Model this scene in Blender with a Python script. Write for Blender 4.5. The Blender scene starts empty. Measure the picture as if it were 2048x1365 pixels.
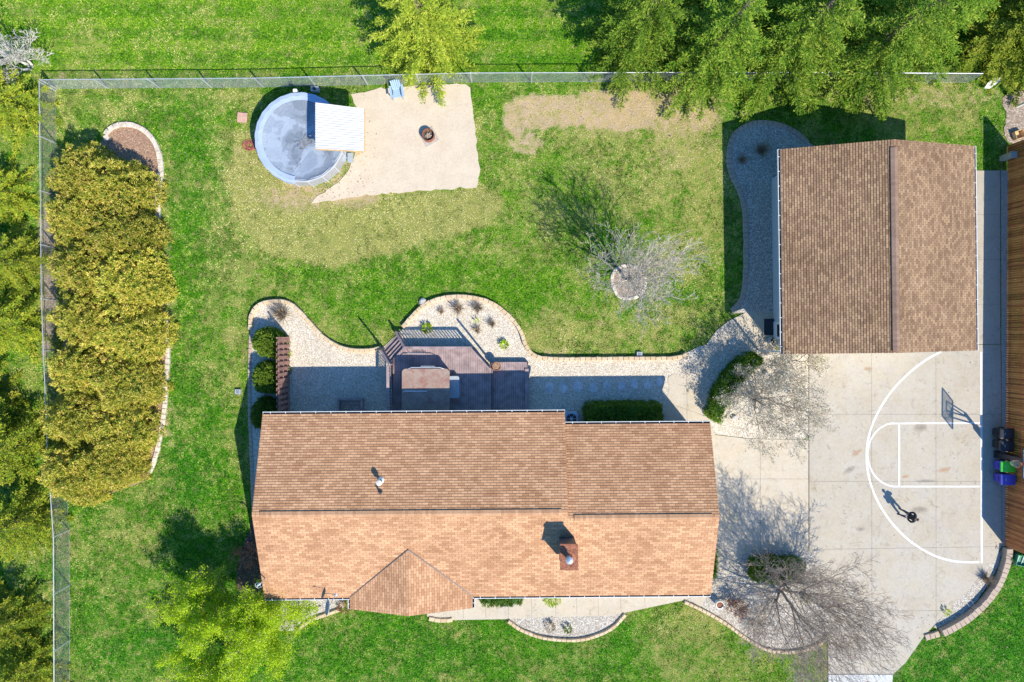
import bpy, bmesh, math, random
import numpy as np
from mathutils import Vector, Matrix
from mathutils.geometry import tessellate_polygon
R_ = math.radians
sc = bpy.context.scene
COL = sc.collection
random.seed(4); RNG = np.random.default_rng(4)

# ------------------------------------------------------------------ camera, sky, sun
FPX, CAMH = 1273.3, 40.0
TX, TY = -0.0104, -0.0044
Rm = Matrix.Rotation(TX, 3, 'X') @ Matrix.Rotation(TY, 3, 'Y')
cam = bpy.data.cameras.new('camera'); cam.lens = FPX / 2048 * 36; cam.sensor_width = 36
cam.clip_end = 3000
camo = bpy.data.objects.new('camera', cam); COL.objects.link(camo)
camo.matrix_world = Matrix.Translation((0, 0, CAMH)) @ Rm.to_4x4()
sc.camera = camo
AZ, EL = R_(128.52 + 180), R_(44.6)          # direction towards the sun, from +X
w = bpy.data.worlds.new('World'); sc.world = w; w.use_nodes = True
nt = w.node_tree; nt.nodes.clear()
sky = nt.nodes.new('ShaderNodeTexSky'); sky.sky_type = 'NISHITA'; sky.sun_disc = False; sky.dust_density = .3; sky.ozone_density = 6
sky.sun_elevation = EL; sky.sun_rotation = math.pi / 2 - AZ
bg = nt.nodes.new('ShaderNodeBackground'); bg.inputs[1].default_value = 0.15
wo = nt.nodes.new('ShaderNodeOutputWorld')
hsv = nt.nodes.new('ShaderNodeHueSaturation'); hsv.inputs['Saturation'].default_value = 1.22
nt.links.new(sky.outputs[0], hsv.inputs['Color']); nt.links.new(hsv.outputs[0], bg.inputs[0]); nt.links.new(bg.outputs[0], wo.inputs[0])
sl = bpy.data.lights.new('sun', 'SUN'); sl.energy = 4.3; sl.angle = R_(0.5); sl.color = (1, .93, .80)
so = bpy.data.objects.new('sun', sl); COL.objects.link(so); so.location = (0, 0, 60)
sd = Vector((math.cos(EL) * math.cos(AZ), math.cos(EL) * math.sin(AZ), math.sin(EL)))
so.rotation_euler = sd.to_track_quat('Z', 'Y').to_euler()
sc.view_settings.view_transform = 'Standard'; sc.view_settings.look = 'None'
sc.view_settings.exposure = 0.62; sc.view_settings.gamma = 1

def g(px, py, z=0.0):
    """survey: where the sight line through a point of the plan meets height z"""
    d = Rm @ Vector(((px - 1024) / FPX, (682.5 - py) / FPX, -1))
    t = (CAMH - z) / -d.z
    return Vector((d.x * t, d.y * t, z))
PXM = 31.83                                   # plan pixels per metre on the ground

# ------------------------------------------------------------------ materials
MATS = {}
def newmat(name):
    m = bpy.data.materials.new(name); m.use_nodes = True
    MATS[name] = m
    return m, m.node_tree, m.node_tree.nodes['Principled BSDF']
def N(t, typ, **kw):
    n = t.nodes.new(typ)
    for k, v in kw.items():
        if k.startswith('i_'):
            key = k[2:]; key = int(key) if key.isdigit() else key.replace('_', ' ')
            n.inputs[key].default_value = v
        else: setattr(n, k, v)
    return n
def ramp(t, fac, stops, interp='LINEAR'):
    r = t.nodes.new('ShaderNodeValToRGB'); r.color_ramp.interpolation = interp
    e = r.color_ramp.elements
    while len(e) < len(stops): e.new(.5)
    for k, (p, c) in enumerate(stops):
        e[k].position = p; e[k].color = (*c, 1) if len(c) == 3 else c
    t.links.new(fac, r.inputs[0]); return r.outputs[0]
def mix(t, fac, a, b, mode='MIX'):
    n = t.nodes.new('ShaderNodeMix'); n.data_type = 'RGBA'; n.blend_type = mode
    for s, v in ((n.inputs[0], fac), (n.inputs[6], a), (n.inputs[7], b)):
        if hasattr(v, 'links') or isinstance(v, bpy.types.NodeSocket): t.links.new(v, s)
        elif isinstance(v, (int, float)): s.default_value = v
        else: s.default_value = (*v, 1)
    return n.outputs[2]
def wpos(t): return t.nodes.new('ShaderNodeNewGeometry').outputs['Position']
def noise(t, vec, scale, det=3, rough=.6, dist=0):
    n = N(t, 'ShaderNodeTexNoise'); n.inputs['Scale'].default_value = scale
    n.inputs['Detail'].default_value = det; n.inputs['Roughness'].default_value = rough
    n.inputs['Distortion'].default_value = dist
    t.links.new(vec, n.inputs['Vector']); return n.outputs['Fac']
def bump(t, bs, h, strength=.3, dist=.02):
    b = N(t, 'ShaderNodeBump'); b.inputs['Strength'].default_value = strength; b.inputs['Distance'].default_value = dist
    t.links.new(h, b.inputs['Height']); t.links.new(b.outputs[0], bs.inputs['Normal'])
def simple(name, c, rough=.6, metal=0, var=.12, scale=6, bmp=.0):
    m, t, b = newmat(name)
    p = wpos(t); n = noise(t, p, scale, 4)
    lo = [x * (1 - var * 1.6) for x in c]; hi = [min(1, x * (1 + var * 1.6)) for x in c]
    col = ramp(t, n, [(.3, lo), (.7, hi)])
    t.links.new(col, b.inputs['Base Color'])
    b.inputs['Roughness'].default_value = rough; b.inputs['Metallic'].default_value = metal
    if bmp: bump(t, b, noise(t, p, scale * 6, 3), bmp, .02)
    return m
simple('concrete_edge', (.42, .39, .34), .85)
simple('white_paint', (.8, .8, .78), .45, var=.04)
simple('roof_sheet', (.64, .63, .62), .5, var=.05, scale=2)
simple('white_metal', (.78, .78, .76), .35, var=.03)
simple('gutter_dark', (.05, .05, .05), .6)
simple('flashing', (.10, .10, .11), .5, .3)
simple('vent_edge', (.19, .12, .085), .8)
simple('galvanised', (.55, .58, .6), .4, .5, var=.1, scale=3)
simple('bark', (.16, .12, .09), .9, var=.3, scale=5)
simple('bark_pale', (.54, .47, .38), .9, var=.2, scale=5)
simple('bark_grey', (.40, .315, .25), .9, var=.25, scale=5)
simple('bark_white', (.62, .58, .52), .9, var=.12, scale=5)
simple('siding', (.55, .56, .55), .6, var=.05)
simple('brick_wall', (.35, .22, .16), .8, var=.2)
simple('deck_wood', (.33, .245, .235), .65, var=.22, scale=2.2)
simple('deck_gap', (.05, .035, .04), .9)
simple('screen_wood', (.27, .145, .115), .75, var=.25, scale=3)
simple('raw_wood', (.62, .42, .2), .7, var=.2)
simple('black_plastic', (.02, .022, .028), .45, var=.1)
simple('blue_plastic', (.07, .07, .42), .35, var=.06)
simple('green_plastic', (.06, .62, .03), .35, var=.06)
simple('sky_blue_plastic', (.34, .47, .60), .4, var=.05)
simple('terracotta', (.3, .14, .08), .8, var=.25, scale=12)
simple('rust', (.28, .10, .05), .8, var=.35, scale=9)
simple('ash', (.17, .14, .11), .95, var=.5, scale=14, bmp=.8)
simple('soil', (.13, .085, .055), .95, var=.4, scale=12, bmp=.8)
simple('pool_wall', (.34, .35, .37), .4, var=.08)
simple('pool_rim', (.50, .52, .55), .35, var=.04)
simple('tub_cabinet', (.24, .20, .17), .6)
simple('grey_plastic', (.36, .41, .45), .5, var=.06)
simple('glass_dark', (.02, .03, .04), .12)
simple('dish_grey', (.34, .37, .42), .45, var=.05)
simple('cloth_dark', (.018, .02, .026), .8)
simple('denim', (.035, .045, .075), .85)
simple('shorts', (.06, .05, .045), .85)
simple('skin', (.45, .25, .17), .5, var=.04)
simple('hair', (.05, .035, .025), .45)
simple('shoe', (.03, .03, .035), .6)
simple('paver_pink', (.56, .33, .25), .85)
simple('limestone', (.6, .52, .42), .9, var=.2, scale=4, bmp=.5)
simple('hose_pink', (.42, .12, .10), .5)
simple('cart_green', (.03, .24, .12), .4)
simple('boulder', (.5, .47, .42), .9, var=.25, scale=5, bmp=.5)
simple('flagstone', (.60, .58, .56), .85, var=.18, scale=4)
simple('mat_dark', (.03, .035, .045), .9)
simple('net_white', (.7, .7, .68), .7)
simple('rim_orange', (.6, .14, .04), .5)

def m_block():
    m, t, b = newmat('edging_block')
    oi = N(t, 'ShaderNodeObjectInfo'); p = wpos(t)
    c = ramp(t, oi.outputs['Random'], [(0, (.56, .41, .21)), (.35, (.66, .50, .29)), (.7, (.72, .58, .38)), (1, (.54, .40, .24))])
    c = mix(t, .35, c, ramp(t, noise(t, p, 14, 4), [(.3, (.35, .25, .16)), (.7, (.75, .6, .45))]))
    t.links.new(c, b.inputs['Base Color']); b.inputs['Roughness'].default_value = .9
    bump(t, b, noise(t, p, 30, 3), .5, .02)
m_block()
def m_brickblock():
    m, t, b = newmat('retaining_block')
    oi = N(t, 'ShaderNodeObjectInfo'); p = wpos(t)
    c = ramp(t, oi.outputs['Random'], [(0, (.42, .32, .23)), (.5, (.52, .40, .28)), (1, (.46, .34, .26))])
    c = mix(t, .3, c, ramp(t, noise(t, p, 14, 4), [(.3, (.28, .2, .15)), (.7, (.5, .42, .35))]))
    t.links.new(c, b.inputs['Base Color']); b.inputs['Roughness'].default_value = .9
m_brickblock()

def m_lawn():
    m, t, b = newmat('lawn'); p = wpos(t)
    a = N(t, 'ShaderNodeAttribute', attribute_name='dry').outputs['Fac']
    bg_ = N(t, 'ShaderNodeAttribute', attribute_name='lush').outputs['Fac']
    dirt = N(t, 'ShaderNodeAttribute', attribute_name='dirt').outputs['Fac']
    f1 = noise(t, p, 9, 5, .75); f2 = noise(t, p, 2.2, 4, .7, .4); f3 = noise(t, p, 28, 3, .8)
    green = ramp(t, f1, [(.36, (.022, .095, .004)), (.5, (.10, .26, .008)), (.64, (.28, .47, .02))])
    lush = ramp(t, f1, [(.36, (.008, .075, .004)), (.5, (.035, .20, .006)), (.64, (.14, .38, .012))])
    straw = ramp(t, f3, [(.3, (.15, .19, .03)), (.5, (.33, .34, .08)), (.7, (.52, .48, .19))])
    soil = ramp(t, f3, [(.3, (.42, .29, .15)), (.5, (.62, .45, .22)), (.7, (.78, .60, .32))])
    soil = mix(t, ramp(t, f2, [(.4, (0, 0, 0)), (.6, (1, 1, 1))]), soil, ramp(t, f3, [(.3, (.42, .30, .19)), (.55, (.62, .46, .29)), (.7, (.80, .64, .40))]))
    c = mix(t, bg_, green, lush)
    def add(x, y, s, lo, hi):
        m1 = N(t, 'ShaderNodeMath', operation='MULTIPLY_ADD'); t.links.new(y, m1.inputs[0]); m1.inputs[1].default_value = s; t.links.new(x, m1.inputs[2])
        mr = N(t, 'ShaderNodeMapRange'); mr.inputs[1].default_value = lo; mr.inputs[2].default_value = hi; t.links.new(m1.outputs[0], mr.inputs[0]); return mr.outputs[0]
    def sub5(x):
        s = N(t, 'ShaderNodeMath', operation='SUBTRACT'); t.links.new(x, s.inputs[0]); s.inputs[1].default_value = .5; return s.outputs[0]
    tot = N(t, 'ShaderNodeMath', operation='ADD'); t.links.new(sub5(f2), tot.inputs[0]); t.links.new(sub5(f3), tot.inputs[1])
    d = add(a, tot.outputs[0], 3.0, .1, 1.0)
    c = mix(t, d, c, straw)
    dd = add(dirt, tot.outputs[0], 2.2, .35, .95)
    c = mix(t, dd, c, soil)
    f6 = noise(t, p, .8, 4, .65, .6); c = mix(t, 1., c, ramp(t, f6, [(.34, (.88, .92, .86)), (.64, (1.12, 1.1, 1.1))]), 'MULTIPLY')
    # tiny pale clippings
    vo = N(t, 'ShaderNodeTexVoronoi'); vo.inputs['Scale'].default_value = 1.6; t.links.new(p, vo.inputs['Vector'])
    sp = N(t, 'ShaderNodeMath', operation='LESS_THAN'); t.links.new(vo.outputs['Distance'], sp.inputs[0]); sp.inputs[1].default_value = .07
    c = mix(t, sp.outputs[0], c, (.42, .38, .22))
    t.links.new(c, b.inputs['Base Color']); b.inputs['Roughness'].default_value = .95
    b.inputs['Specular IOR Level'].default_value = .15
    hs = N(t, 'ShaderNodeMath', operation='ADD'); t.links.new(f1, hs.inputs[0]); t.links.new(f3, hs.inputs[1])
    bump(t, b, hs.outputs[0], .9, .09)
m_lawn()
def m_gravel(name, cols, scale=20):
    m, t, b = newmat(name); p = wpos(t)
    vo = N(t, 'ShaderNodeTexVoronoi'); vo.inputs['Scale'].default_value = scale; t.links.new(p, vo.inputs['Vector'])
    sep = N(t, 'ShaderNodeSeparateColor'); t.links.new(vo.outputs['Color'], sep.inputs[0])
    c = ramp(t, sep.outputs[0], cols)
    gap = N(t, 'ShaderNodeMapRange'); gap.inputs[1].default_value = .42; gap.inputs[2].default_value = .7
    t.links.new(vo.outputs['Distance'], gap.inputs[0])
    c = mix(t, gap.outputs[0], c, tuple(.72 * x for x in cols[1][1]))
    c2 = ramp(t, noise(t, p, 1.3, 4, .7), [(.3, (.86, .84, .80)), (.7, (1, 1, 1))])
    c = mix(t, 1., c, c2, 'MULTIPLY')
    t.links.new(c, b.inputs['Base Color']); b.inputs['Roughness'].default_value = .9
    inv = N(t, 'ShaderNodeMath', operation='SUBTRACT'); inv.inputs[0].default_value = 1; t.links.new(vo.outputs['Distance'], inv.inputs[1])
    bump(t, b, inv.outputs[0], .6, .018)
m_gravel('gravel', [(0, (.44, .36, .26)), (.2, (.64, .56, .44)), (.6, (.76, .69, .57)), (1, (.88, .83, .74))], 19)
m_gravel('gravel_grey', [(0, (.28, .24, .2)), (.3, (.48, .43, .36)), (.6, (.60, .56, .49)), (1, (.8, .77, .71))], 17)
m_gravel('mulch', [(0, (.24, .13, .08)), (.4, (.38, .23, .15)), (.7, (.48, .31, .21)), (1, (.60, .43, .31))], 20)
m_gravel('dark_mulch', [(0, (.05, .035, .03)), (.4, (.11, .075, .055)), (.8, (.2, .13, .09)), (1, (.34, .24, .18))], 16)
m_gravel('bare_earth', [(0, (.25, .18, .13)), (.4, (.36, .28, .21)), (.7, (.46, .38, .30)), (1, (.60, .52, .44))], 14)

def m_concrete(name, base, stain=True):
    m, t, b = newmat(name); p = wpos(t)
    n1 = noise(t, p, .55, 6, .65, .3); n2 = noise(t, p, 6, 5, .7); n3 = noise(t, p, 1.7, 5, .75, 1.2)
    k = lambda s: [x * s for x in base]
    c = ramp(t, n1, [(.3, [x * q_ for x, q_ in zip(base, (.86, .83, .78))]), (.5, base), (.7, k(1.07))])
    c = mix(t, .5, c, ramp(t, n2, [(.3, k(.82)), (.7, k(1.14))]))
    c = mix(t, 1., c, ramp(t, n3, [(.28, (.70, .67, .62)), (.45, (1, 1, 1)), (1, (1, 1, 1))]), 'MULTIPLY')
    vo = N(t, 'ShaderNodeTexVoronoi'); vo.inputs['Scale'].default_value = .9; t.links.new(p, vo.inputs['Vector'])
    sp = N(t, 'ShaderNodeMath', operation='LESS_THAN'); t.links.new(vo.outputs['Distance'], sp.inputs[0]); sp.inputs[1].default_value = .045
    c = mix(t, sp.outputs[0], c, (.16, .14, .12))
    n4 = noise(t, p, .35, 6, .72, 1.5); sb = N(t, 'ShaderNodeMath', operation='SUBTRACT'); t.links.new(n4, sb.inputs[0]); sb.inputs[1].default_value = .5
    ab = N(t, 'ShaderNodeMath', operation='ABSOLUTE'); t.links.new(sb.outputs[0], ab.inputs[0])
    lt = N(t, 'ShaderNodeMapRange'); lt.inputs[1].default_value = .0; lt.inputs[2].default_value = .0022; lt.inputs[3].default_value = .35; lt.inputs[4].default_value = 0; t.links.new(ab.outputs[0], lt.inputs[0])
    c = mix(t, lt.outputs[0], c, (.15, .13, .11))
    n5 = noise(t, p, .9, 3, .6); c = mix(t, 1., c, ramp(t, n5, [(.38, (1, .97, .91)), (.6, (1, 1, 1))]), 'MULTIPLY')
    t.links.new(c, b.inputs['Base Color']); b.inputs['Roughness'].default_value = .85
    bump(t, b, n2, .1, .01)
m_concrete('concrete', (.455, .41, .335)); m_concrete('concrete_walk', (.54, .475, .375)); m_concrete('concrete_apron', (.56, .57, .56))
simple('joint', (.27, .24, .20), .9)
def m_rustpatch():
    m, t, b = newmat('rust_stain'); p = wpos(t)
    uvs = N(t, 'ShaderNodeSeparateXYZ'); t.links.new(N(t, 'ShaderNodeUVMap', uv_map='UV').outputs[0], uvs.inputs[0]); a = uvs.outputs[0]
    n = noise(t, p, 4, 5, .75, 1)
    q = N(t, 'ShaderNodeMath', operation='MULTIPLY'); t.links.new(a, q.inputs[0]); t.links.new(n, q.inputs[1])
    f = N(t, 'ShaderNodeMapRange'); f.inputs[1].default_value = .12; f.inputs[2].default_value = .62; f.inputs[4].default_value = .42; t.links.new(q.outputs[0], f.inputs[0])
    b.inputs['Base Color'].default_value = (.55, .22, .05, 1); b.inputs['Roughness'].default_value = .85
    t.links.new(f.outputs[0], b.inputs['Alpha'])
    m2 = m.copy(); m2.name = 'grime_stain'; MATS['grime_stain'] = m2
    m2.node_tree.nodes['Principled BSDF'].inputs['Base Color'].default_value = (.22, .20, .17, 1)
m_rustpatch()
def m_sand():
    m, t, b = newmat('sand'); p = wpos(t)
    c = ramp(t, noise(t, p, 1.1, 5, .6), [(.3, (.55, .45, .32)), (.7, (.66, .555, .41))])
    c = mix(t, .35, c, ramp(t, noise(t, p, 16, 4, .7), [(.3, (.42, .32, .23)), (.7, (.78, .68, .54))]))
    t.links.new(c, b.inputs['Base Color']); b.inputs['Roughness'].default_value = .95
    vo = N(t, 'ShaderNodeTexVoronoi'); vo.inputs['Scale'].default_value = 3.2; t.links.new(p, vo.inputs['Vector'])
    sp = N(t, 'ShaderNodeMath', operation='LESS_THAN'); t.links.new(vo.outputs['Distance'], sp.inputs[0]); sp.inputs[1].default_value = .10
    nz = ramp(t, noise(t, p, .7, 3), [(.5, (0, 0, 0)), (.6, (1, 1, 1))]); mm_ = N(t, 'ShaderNodeMath', operation='MULTIPLY'); t.links.new(sp.outputs[0], mm_.inputs[0]); t.links.new(nz, mm_.inputs[1])
    c = mix(t, mm_.outputs[0], c, (.40, .31, .21)); t.links.new(c, b.inputs['Base Color'])
    bump(t, b, noise(t, p, 5, 6, .75, .8), .6, .05)
m_sand()
def m_shingle(name, c1, c2, mort, bw, rh, ms=.012):
    m, t, b = newmat(name)
    uv = N(t, 'ShaderNodeUVMap', uv_map='UV').outputs[0]
    br = N(t, 'ShaderNodeTexBrick'); t.links.new(uv, br.inputs['Vector'])
    br.inputs['Scale'].default_value = 1; br.inputs['Brick Width'].default_value = bw; br.inputs['Row Height'].default_value = rh
    br.inputs['Mortar Size'].default_value = ms; br.inputs['Mortar Smooth'].default_value = .3
    br.inputs['Color1'].default_value = (*c1, 1); br.inputs['Color2'].default_value = (*c2, 1); br.inputs['Mortar'].default_value = (*mort, 1)
    br.offset = .5; br.offset_frequency = 2
    p = wpos(t)
    c = mix(t, 1., br.outputs['Color'], ramp(t, noise(t, p, .45, 4, .6, .5), [(.34, (.88, .86, .84)), (.64, (1.08, 1.08, 1.08))]), 'MULTIPLY')
    c = mix(t, 1., c, ramp(t, noise(t, p, 18, 4, .8), [(.3, (.76, .76, .76)), (.7, (1.2, 1.2, 1.2))]), 'MULTIPLY')
    t.links.new(c, b.inputs['Base Color']); b.inputs['Roughness'].default_value = .92
    b.inputs['Specular IOR Level'].default_value = .2
m_shingle('house_shingle', (.43, .225, .118), (.64, .38, .21), (.24, .12, .065), .36, .147)
m_shingle('garage_shingle', (.225, .138, .082), (.41, .27, .158), (.11, .07, .045), .26, .147)
m_shingle('ridge_shingle', (.42, .23, .125), (.55, .33, .19), (.25, .14, .08), 9, .16)
m_shingle('garage_ridge_shingle', (.24, .155, .115), (.31, .21, .15), (.14, .09, .07), 9, .16)

def m_court():
    m, t, b = newmat('court_paint'); p = wpos(t)
    c = ramp(t, noise(t, p, 9, 5, .8), [(.30, (.50, .46, .39)), (.42, (.74, .73, .70)), (.7, (.84, .83, .80))])
    t.links.new(c, b.inputs['Base Color']); b.inputs['Roughness'].default_value = .7
m_court()
def m_cover():      # pool winter cover: pale sheet with wet patches
    m, t, b = newmat('pool_cover'); p = wpos(t)
    n = noise(t, p, .6, 5, .5, .4)
    c = ramp(t, n, [(.40, (.19, .225, .27)), (.412, (.235, .275, .33)), (.505, (.25, .29, .35)), (.512, (.33, .38, .45)), (.60, (.34, .40, .47)), (.607, (.28, .33, .40))])
    n2 = noise(t, p, 1.4, 5, .7, .8)
    c = mix(t, 1., c, ramp(t, n2, [(.3, (.5, .47, .42)), (.42, (1, 1, 1)), (1, (1, 1, 1))]), 'MULTIPLY')
    t.links.new(c, b.inputs['Base Color']); b.inputs['Roughness'].default_value = .42
    bump(t, b, noise(t, p, 2.2, 4, .6, 2.5), .6, .06)
    m, t, b = newmat('pool_cover_edge'); p = wpos(t)
    c = ramp(t, noise(t, p, 1.5, 3), [(.3, (.34, .42, .58)), (.7, (.42, .50, .66))])
    t.links.new(c, b.inputs['Base Color']); b.inputs['Roughness'].default_value = .4
    m, t, b = newmat('tub_cover'); p = wpos(t)
    c = ramp(t, noise(t, p, 2.6, 4, .6, 1), [(.36, (.30, .15, .115)), (.5, (.32, .215, .165)), (.65, (.37, .27, .21))])
    t.links.new(c, b.inputs['Base Color']); b.inputs['Roughness'].default_value = .5
m_cover()
def m_fencewood():
    m, t, b = newmat('fence_wood'); p = wpos(t)
    oi = N(t, 'ShaderNodeAttribute', attribute_name='v').outputs['Fac']
    c = ramp(t, oi, [(0, (.24, .07, .025)), (.5, (.42, .14, .045)), (1, (.58, .23, .08))])
    sc_ = N(t, 'ShaderNodeMapping'); sc_.inputs['Scale'].default_value = (1, 8, .7); t.links.new(p, sc_.inputs['Vector'])
    c = mix(t, 1., c, ramp(t, noise(t, sc_.outputs[0], 3, 4, .7), [(.3, (.55, .5, .45)), (.7, (1.2, 1.2, 1.2))]), 'MULTIPLY')
    t.links.new(c, b.inputs['Base Color']); b.inputs['Roughness'].default_value = .7
m_fencewood()
def m_leaf(name, stops, trans=.2):
    m, t, b = newmat(name)
    a = N(t, 'ShaderNodeAttribute', attribute_name='v').outputs['Fac']
    oi = N(t, 'ShaderNodeObjectInfo')
    c = ramp(t, a, stops)
    hs = N(t, 'ShaderNodeHueSaturation'); t.links.new(c, hs.inputs['Color'])
    mr = N(t, 'ShaderNodeMapRange'); mr.inputs[3].default_value = .82; mr.inputs[4].default_value = 1.2
    t.links.new(oi.outputs['Random'], mr.inputs[0]); t.links.new(mr.outputs[0], hs.inputs['Value'])
    c = hs.outputs[0]
    t.links.new(c, b.inputs['Base Color']); b.inputs['Roughness'].default_value = .7; b.inputs['Specular IOR Level'].default_value = .25
    tr = N(t, 'ShaderNodeBsdfTranslucent'); t.links.new(c, tr.inputs[0])
    mx = N(t, 'ShaderNodeMixShader'); mx.inputs[0].default_value = trans
    out = t.nodes['Material Output']
    t.links.new(b.outputs[0], mx.inputs[1]); t.links.new(tr.outputs[0], mx.inputs[2]); t.links.new(mx.outputs[0], out.inputs[0])
m_leaf('leaf_gold', [(0, (.07, .17, .02)), (.3, (.32, .38, .04)), (.65, (.70, .60, .10)), (1, (.92, .70, .25))])
m_leaf('leaf_cedar', [(0, (.04, .13, .012)), (.35, (.15, .28, .02)), (.7, (.38, .43, .03)), (1, (.62, .54, .08))])
m_leaf('leaf_green', [(0, (.020, .085, .008)), (.35, (.085, .22, .014)), (.7, (.25, .39, .03)), (1, (.54, .58, .10))])
m_leaf('leaf_spruce_yellow', [(0, (.045, .13, .012)), (.4, (.19, .31, .02)), (.8, (.46, .52, .05)), (1, (.68, .64, .12))])
m_leaf('leaf_spring', [(0, (.22, .38, .008)), (.4, (.44, .62, .015)), (.8, (.64, .78, .04)), (1, (.78, .84, .14))], .4)
m_leaf('leaf_yew', [(0, (.05, .12, .012)), (.5, (.15, .26, .022)), (1, (.32, .38, .05))])
m_leaf('leaf_hedge', [(0, (.05, .13, .012)), (.5, (.16, .29, .022)), (1, (.30, .42, .05))])
m_leaf('leaf_bud', [(0, (.38, .33, .20)), (.5, (.62, .56, .40)), (1, (.86, .80, .66))])
m_leaf('leaf_rust', [(0, (.18, .07, .03)), (.5, (.36, .15, .07)), (1, (.5, .26, .14))])
m_leaf('leaf_dry', [(0, (.22, .16, .10)), (.5, (.42, .32, .22)), (1, (.6, .5, .36))])

m_leaf('grass_blade', [(0, (.006, .065, .004)), (.15, (.020, .17, .005)), (.32, (.085, .35, .006)), (.6, (.38, .62, .018)), (.72, (.54, .56, .10)), (.86, (.80, .72, .28)), (1, (.92, .84, .50))], .25)

# ------------------------------------------------------------------ object helpers
def tag(o, label=None, cat=None, group=None, kind=None):
    if label: o['label'] = label
    if cat: o['category'] = cat
    if group: o['group'] = group
    if kind: o['kind'] = kind
    return o
def thing(name, label, cat, loc=(0, 0, 0), rz=0, group=None):
    o = bpy.data.objects.new(name, None); COL.objects.link(o)
    o.location = loc; o.rotation_euler = (0, 0, rz); o.empty_display_size = .2
    return tag(o, label, cat, group)
def rootloc(p):
    v = Vector((0, 0, 0))
    while p: v += p.location; p = p.parent
    return v
class MB:
    def __init__(s): s.v = []; s.f = []; s.m = []; s.uv = []; s.a = []
    def face(s, pts, mi=0, uv=None, a=0.):
        k = len(s.v); s.v += [tuple(p) for p in pts]; s.f.append(list(range(k, k + len(pts)))); s.m.append(mi)
        s.uv.append(uv or [(0, 0)] * len(pts)); s.a.append(a)
    def box(s, c, size, rz=0, mi=0, M=None, a=0.):
        hx, hy, hz = size[0] / 2, size[1] / 2, size[2] / 2
        if M is None: M = Matrix.Translation(c) @ Matrix.Rotation(rz, 4, 'Z')
        P = [M @ Vector((x * hx, y * hy, z * hz)) for z in (-1, 1) for y in (-1, 1) for x in (-1, 1)]
        for q in ((0, 2, 3, 1), (4, 5, 7, 6), (0, 1, 5, 4), (2, 6, 7, 3), (0, 4, 6, 2), (1, 3, 7, 5)):
            s.face([P[i] for i in q], mi, a=a)
    def bar(s, p0, p1, w, h, mi=0, a=0.):        # beam with box section between two points
        p0, p1 = Vector(p0), Vector(p1); d = (p1 - p0); L = d.length; d.normalize()
        up = Vector((0, 0, 1)) if abs(d.z) < .95 else Vector((1, 0, 0))
        y = up.cross(d).normalized(); z = d.cross(y)
        M = Matrix((( d.x, y.x, z.x, 0), (d.y, y.y, z.y, 0), (d.z, y.z, z.z, 0), (0, 0, 0, 1)))
        M = Matrix.Translation((p0 + p1) / 2) @ M
        s.box(None, (L, w, h), M=M, mi=mi, a=a)
    def tube(s, p0, p1, r0, r1=None, n=10, mi=0, cap=True):
        r1 = r0 if r1 is None else r1
        p0, p1 = Vector(p0), Vector(p1); d = (p1 - p0).normalized()
        x = d.orthogonal().normalized(); y = d.cross(x)
        A = [p0 + (x * math.cos(2 * math.pi * i / n) + y * math.sin(2 * math.pi * i / n)) * r0 for i in range(n)]
        B = [p1 + (x * math.cos(2 * math.pi * i / n) + y * math.sin(2 * math.pi * i / n)) * r1 for i in range(n)]
        for i in range(n): s.face([A[i], A[(i + 1) % n], B[(i + 1) % n], B[i]], mi)
        if cap: s.face(A[::-1], mi); s.face(B, mi)
    def lathe(s, c, prof, n=24, mi=0):
        c = Vector(c)
        rings = [[c + Vector((r * math.cos(2 * math.pi * i / n), r * math.sin(2 * math.pi * i / n), z)) for i in range(n)] for r, z in prof]
        for a, b in zip(rings, rings[1:]):
            for i in range(n): s.face([a[i], a[(i + 1) % n], b[(i + 1) % n], b[i]], mi)
    def poly(s, pts, z0, z1, mi=0, side=None):
        """flat top at z1 with skirt down to z0"""
        P = [Vector((p[0], p[1], 0)) for p in pts]
        for tri in tessellate_polygon([P]):
            q = [P[i] for i in tri]
            if (q[1] - q[0]).cross(q[2] - q[0]).z < 0: q = q[::-1]
            s.face([(v.x, v.y, z1) for v in q], mi)
        n = len(P)
        for i in range(n):
            a, b = P[i], P[(i + 1) % n]
            s.face([(a.x, a.y, z0), (b.x, b.y, z0), (b.x, b.y, z1), (a.x, a.y, z1)], mi if side is None else side)
    def build(s, name, mats, parent=None, world=True, smooth=False, origin=None):
        me = bpy.data.meshes.new(name)
        off = rootloc(parent) if (world and parent) else Vector(origin) if origin is not None else Vector((0, 0, 0))
        me.from_pydata([(x - off.x, y - off.y, z - off.z) for x, y, z in s.v], [], s.f)
        ms = mats if isinstance(mats, (list, tuple)) else [mats]
        for m in ms: me.materials.append(MATS[m])
        me.polygons.foreach_set('material_index', s.m)
        u = me.uv_layers.new(name='UV'); u.data.foreach_set('uv', [c for f in s.uv for q in f for c in q])
        at = me.attributes.new('v', 'FLOAT', 'FACE'); at.data.foreach_set('value', s.a)
        if smooth: me.polygons.foreach_set('use_smooth', [True] * len(s.f))
        o = bpy.data.objects.new(name, me); COL.objects.link(o)
        if parent: o.parent = parent
        elif origin is not None: o.location = origin
        return o
def weld(o, d=1e-4):
    bm = bmesh.new(); bm.from_mesh(o.data); bmesh.ops.remove_doubles(bm, verts=bm.verts, dist=d); bm.to_mesh(o.data); bm.free(); return o
def bevel(o, w=.02, seg=2):
    m = o.modifiers.new('bevel', 'BEVEL'); m.width = w; m.segments = seg; m.limit_method = 'ANGLE'; return o
def copy_tree(o, parent=None):
    c = o.copy(); COL.objects.link(c); c.parent = parent
    for ch in list(o.children): copy_tree(ch, c)
    return c
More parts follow.
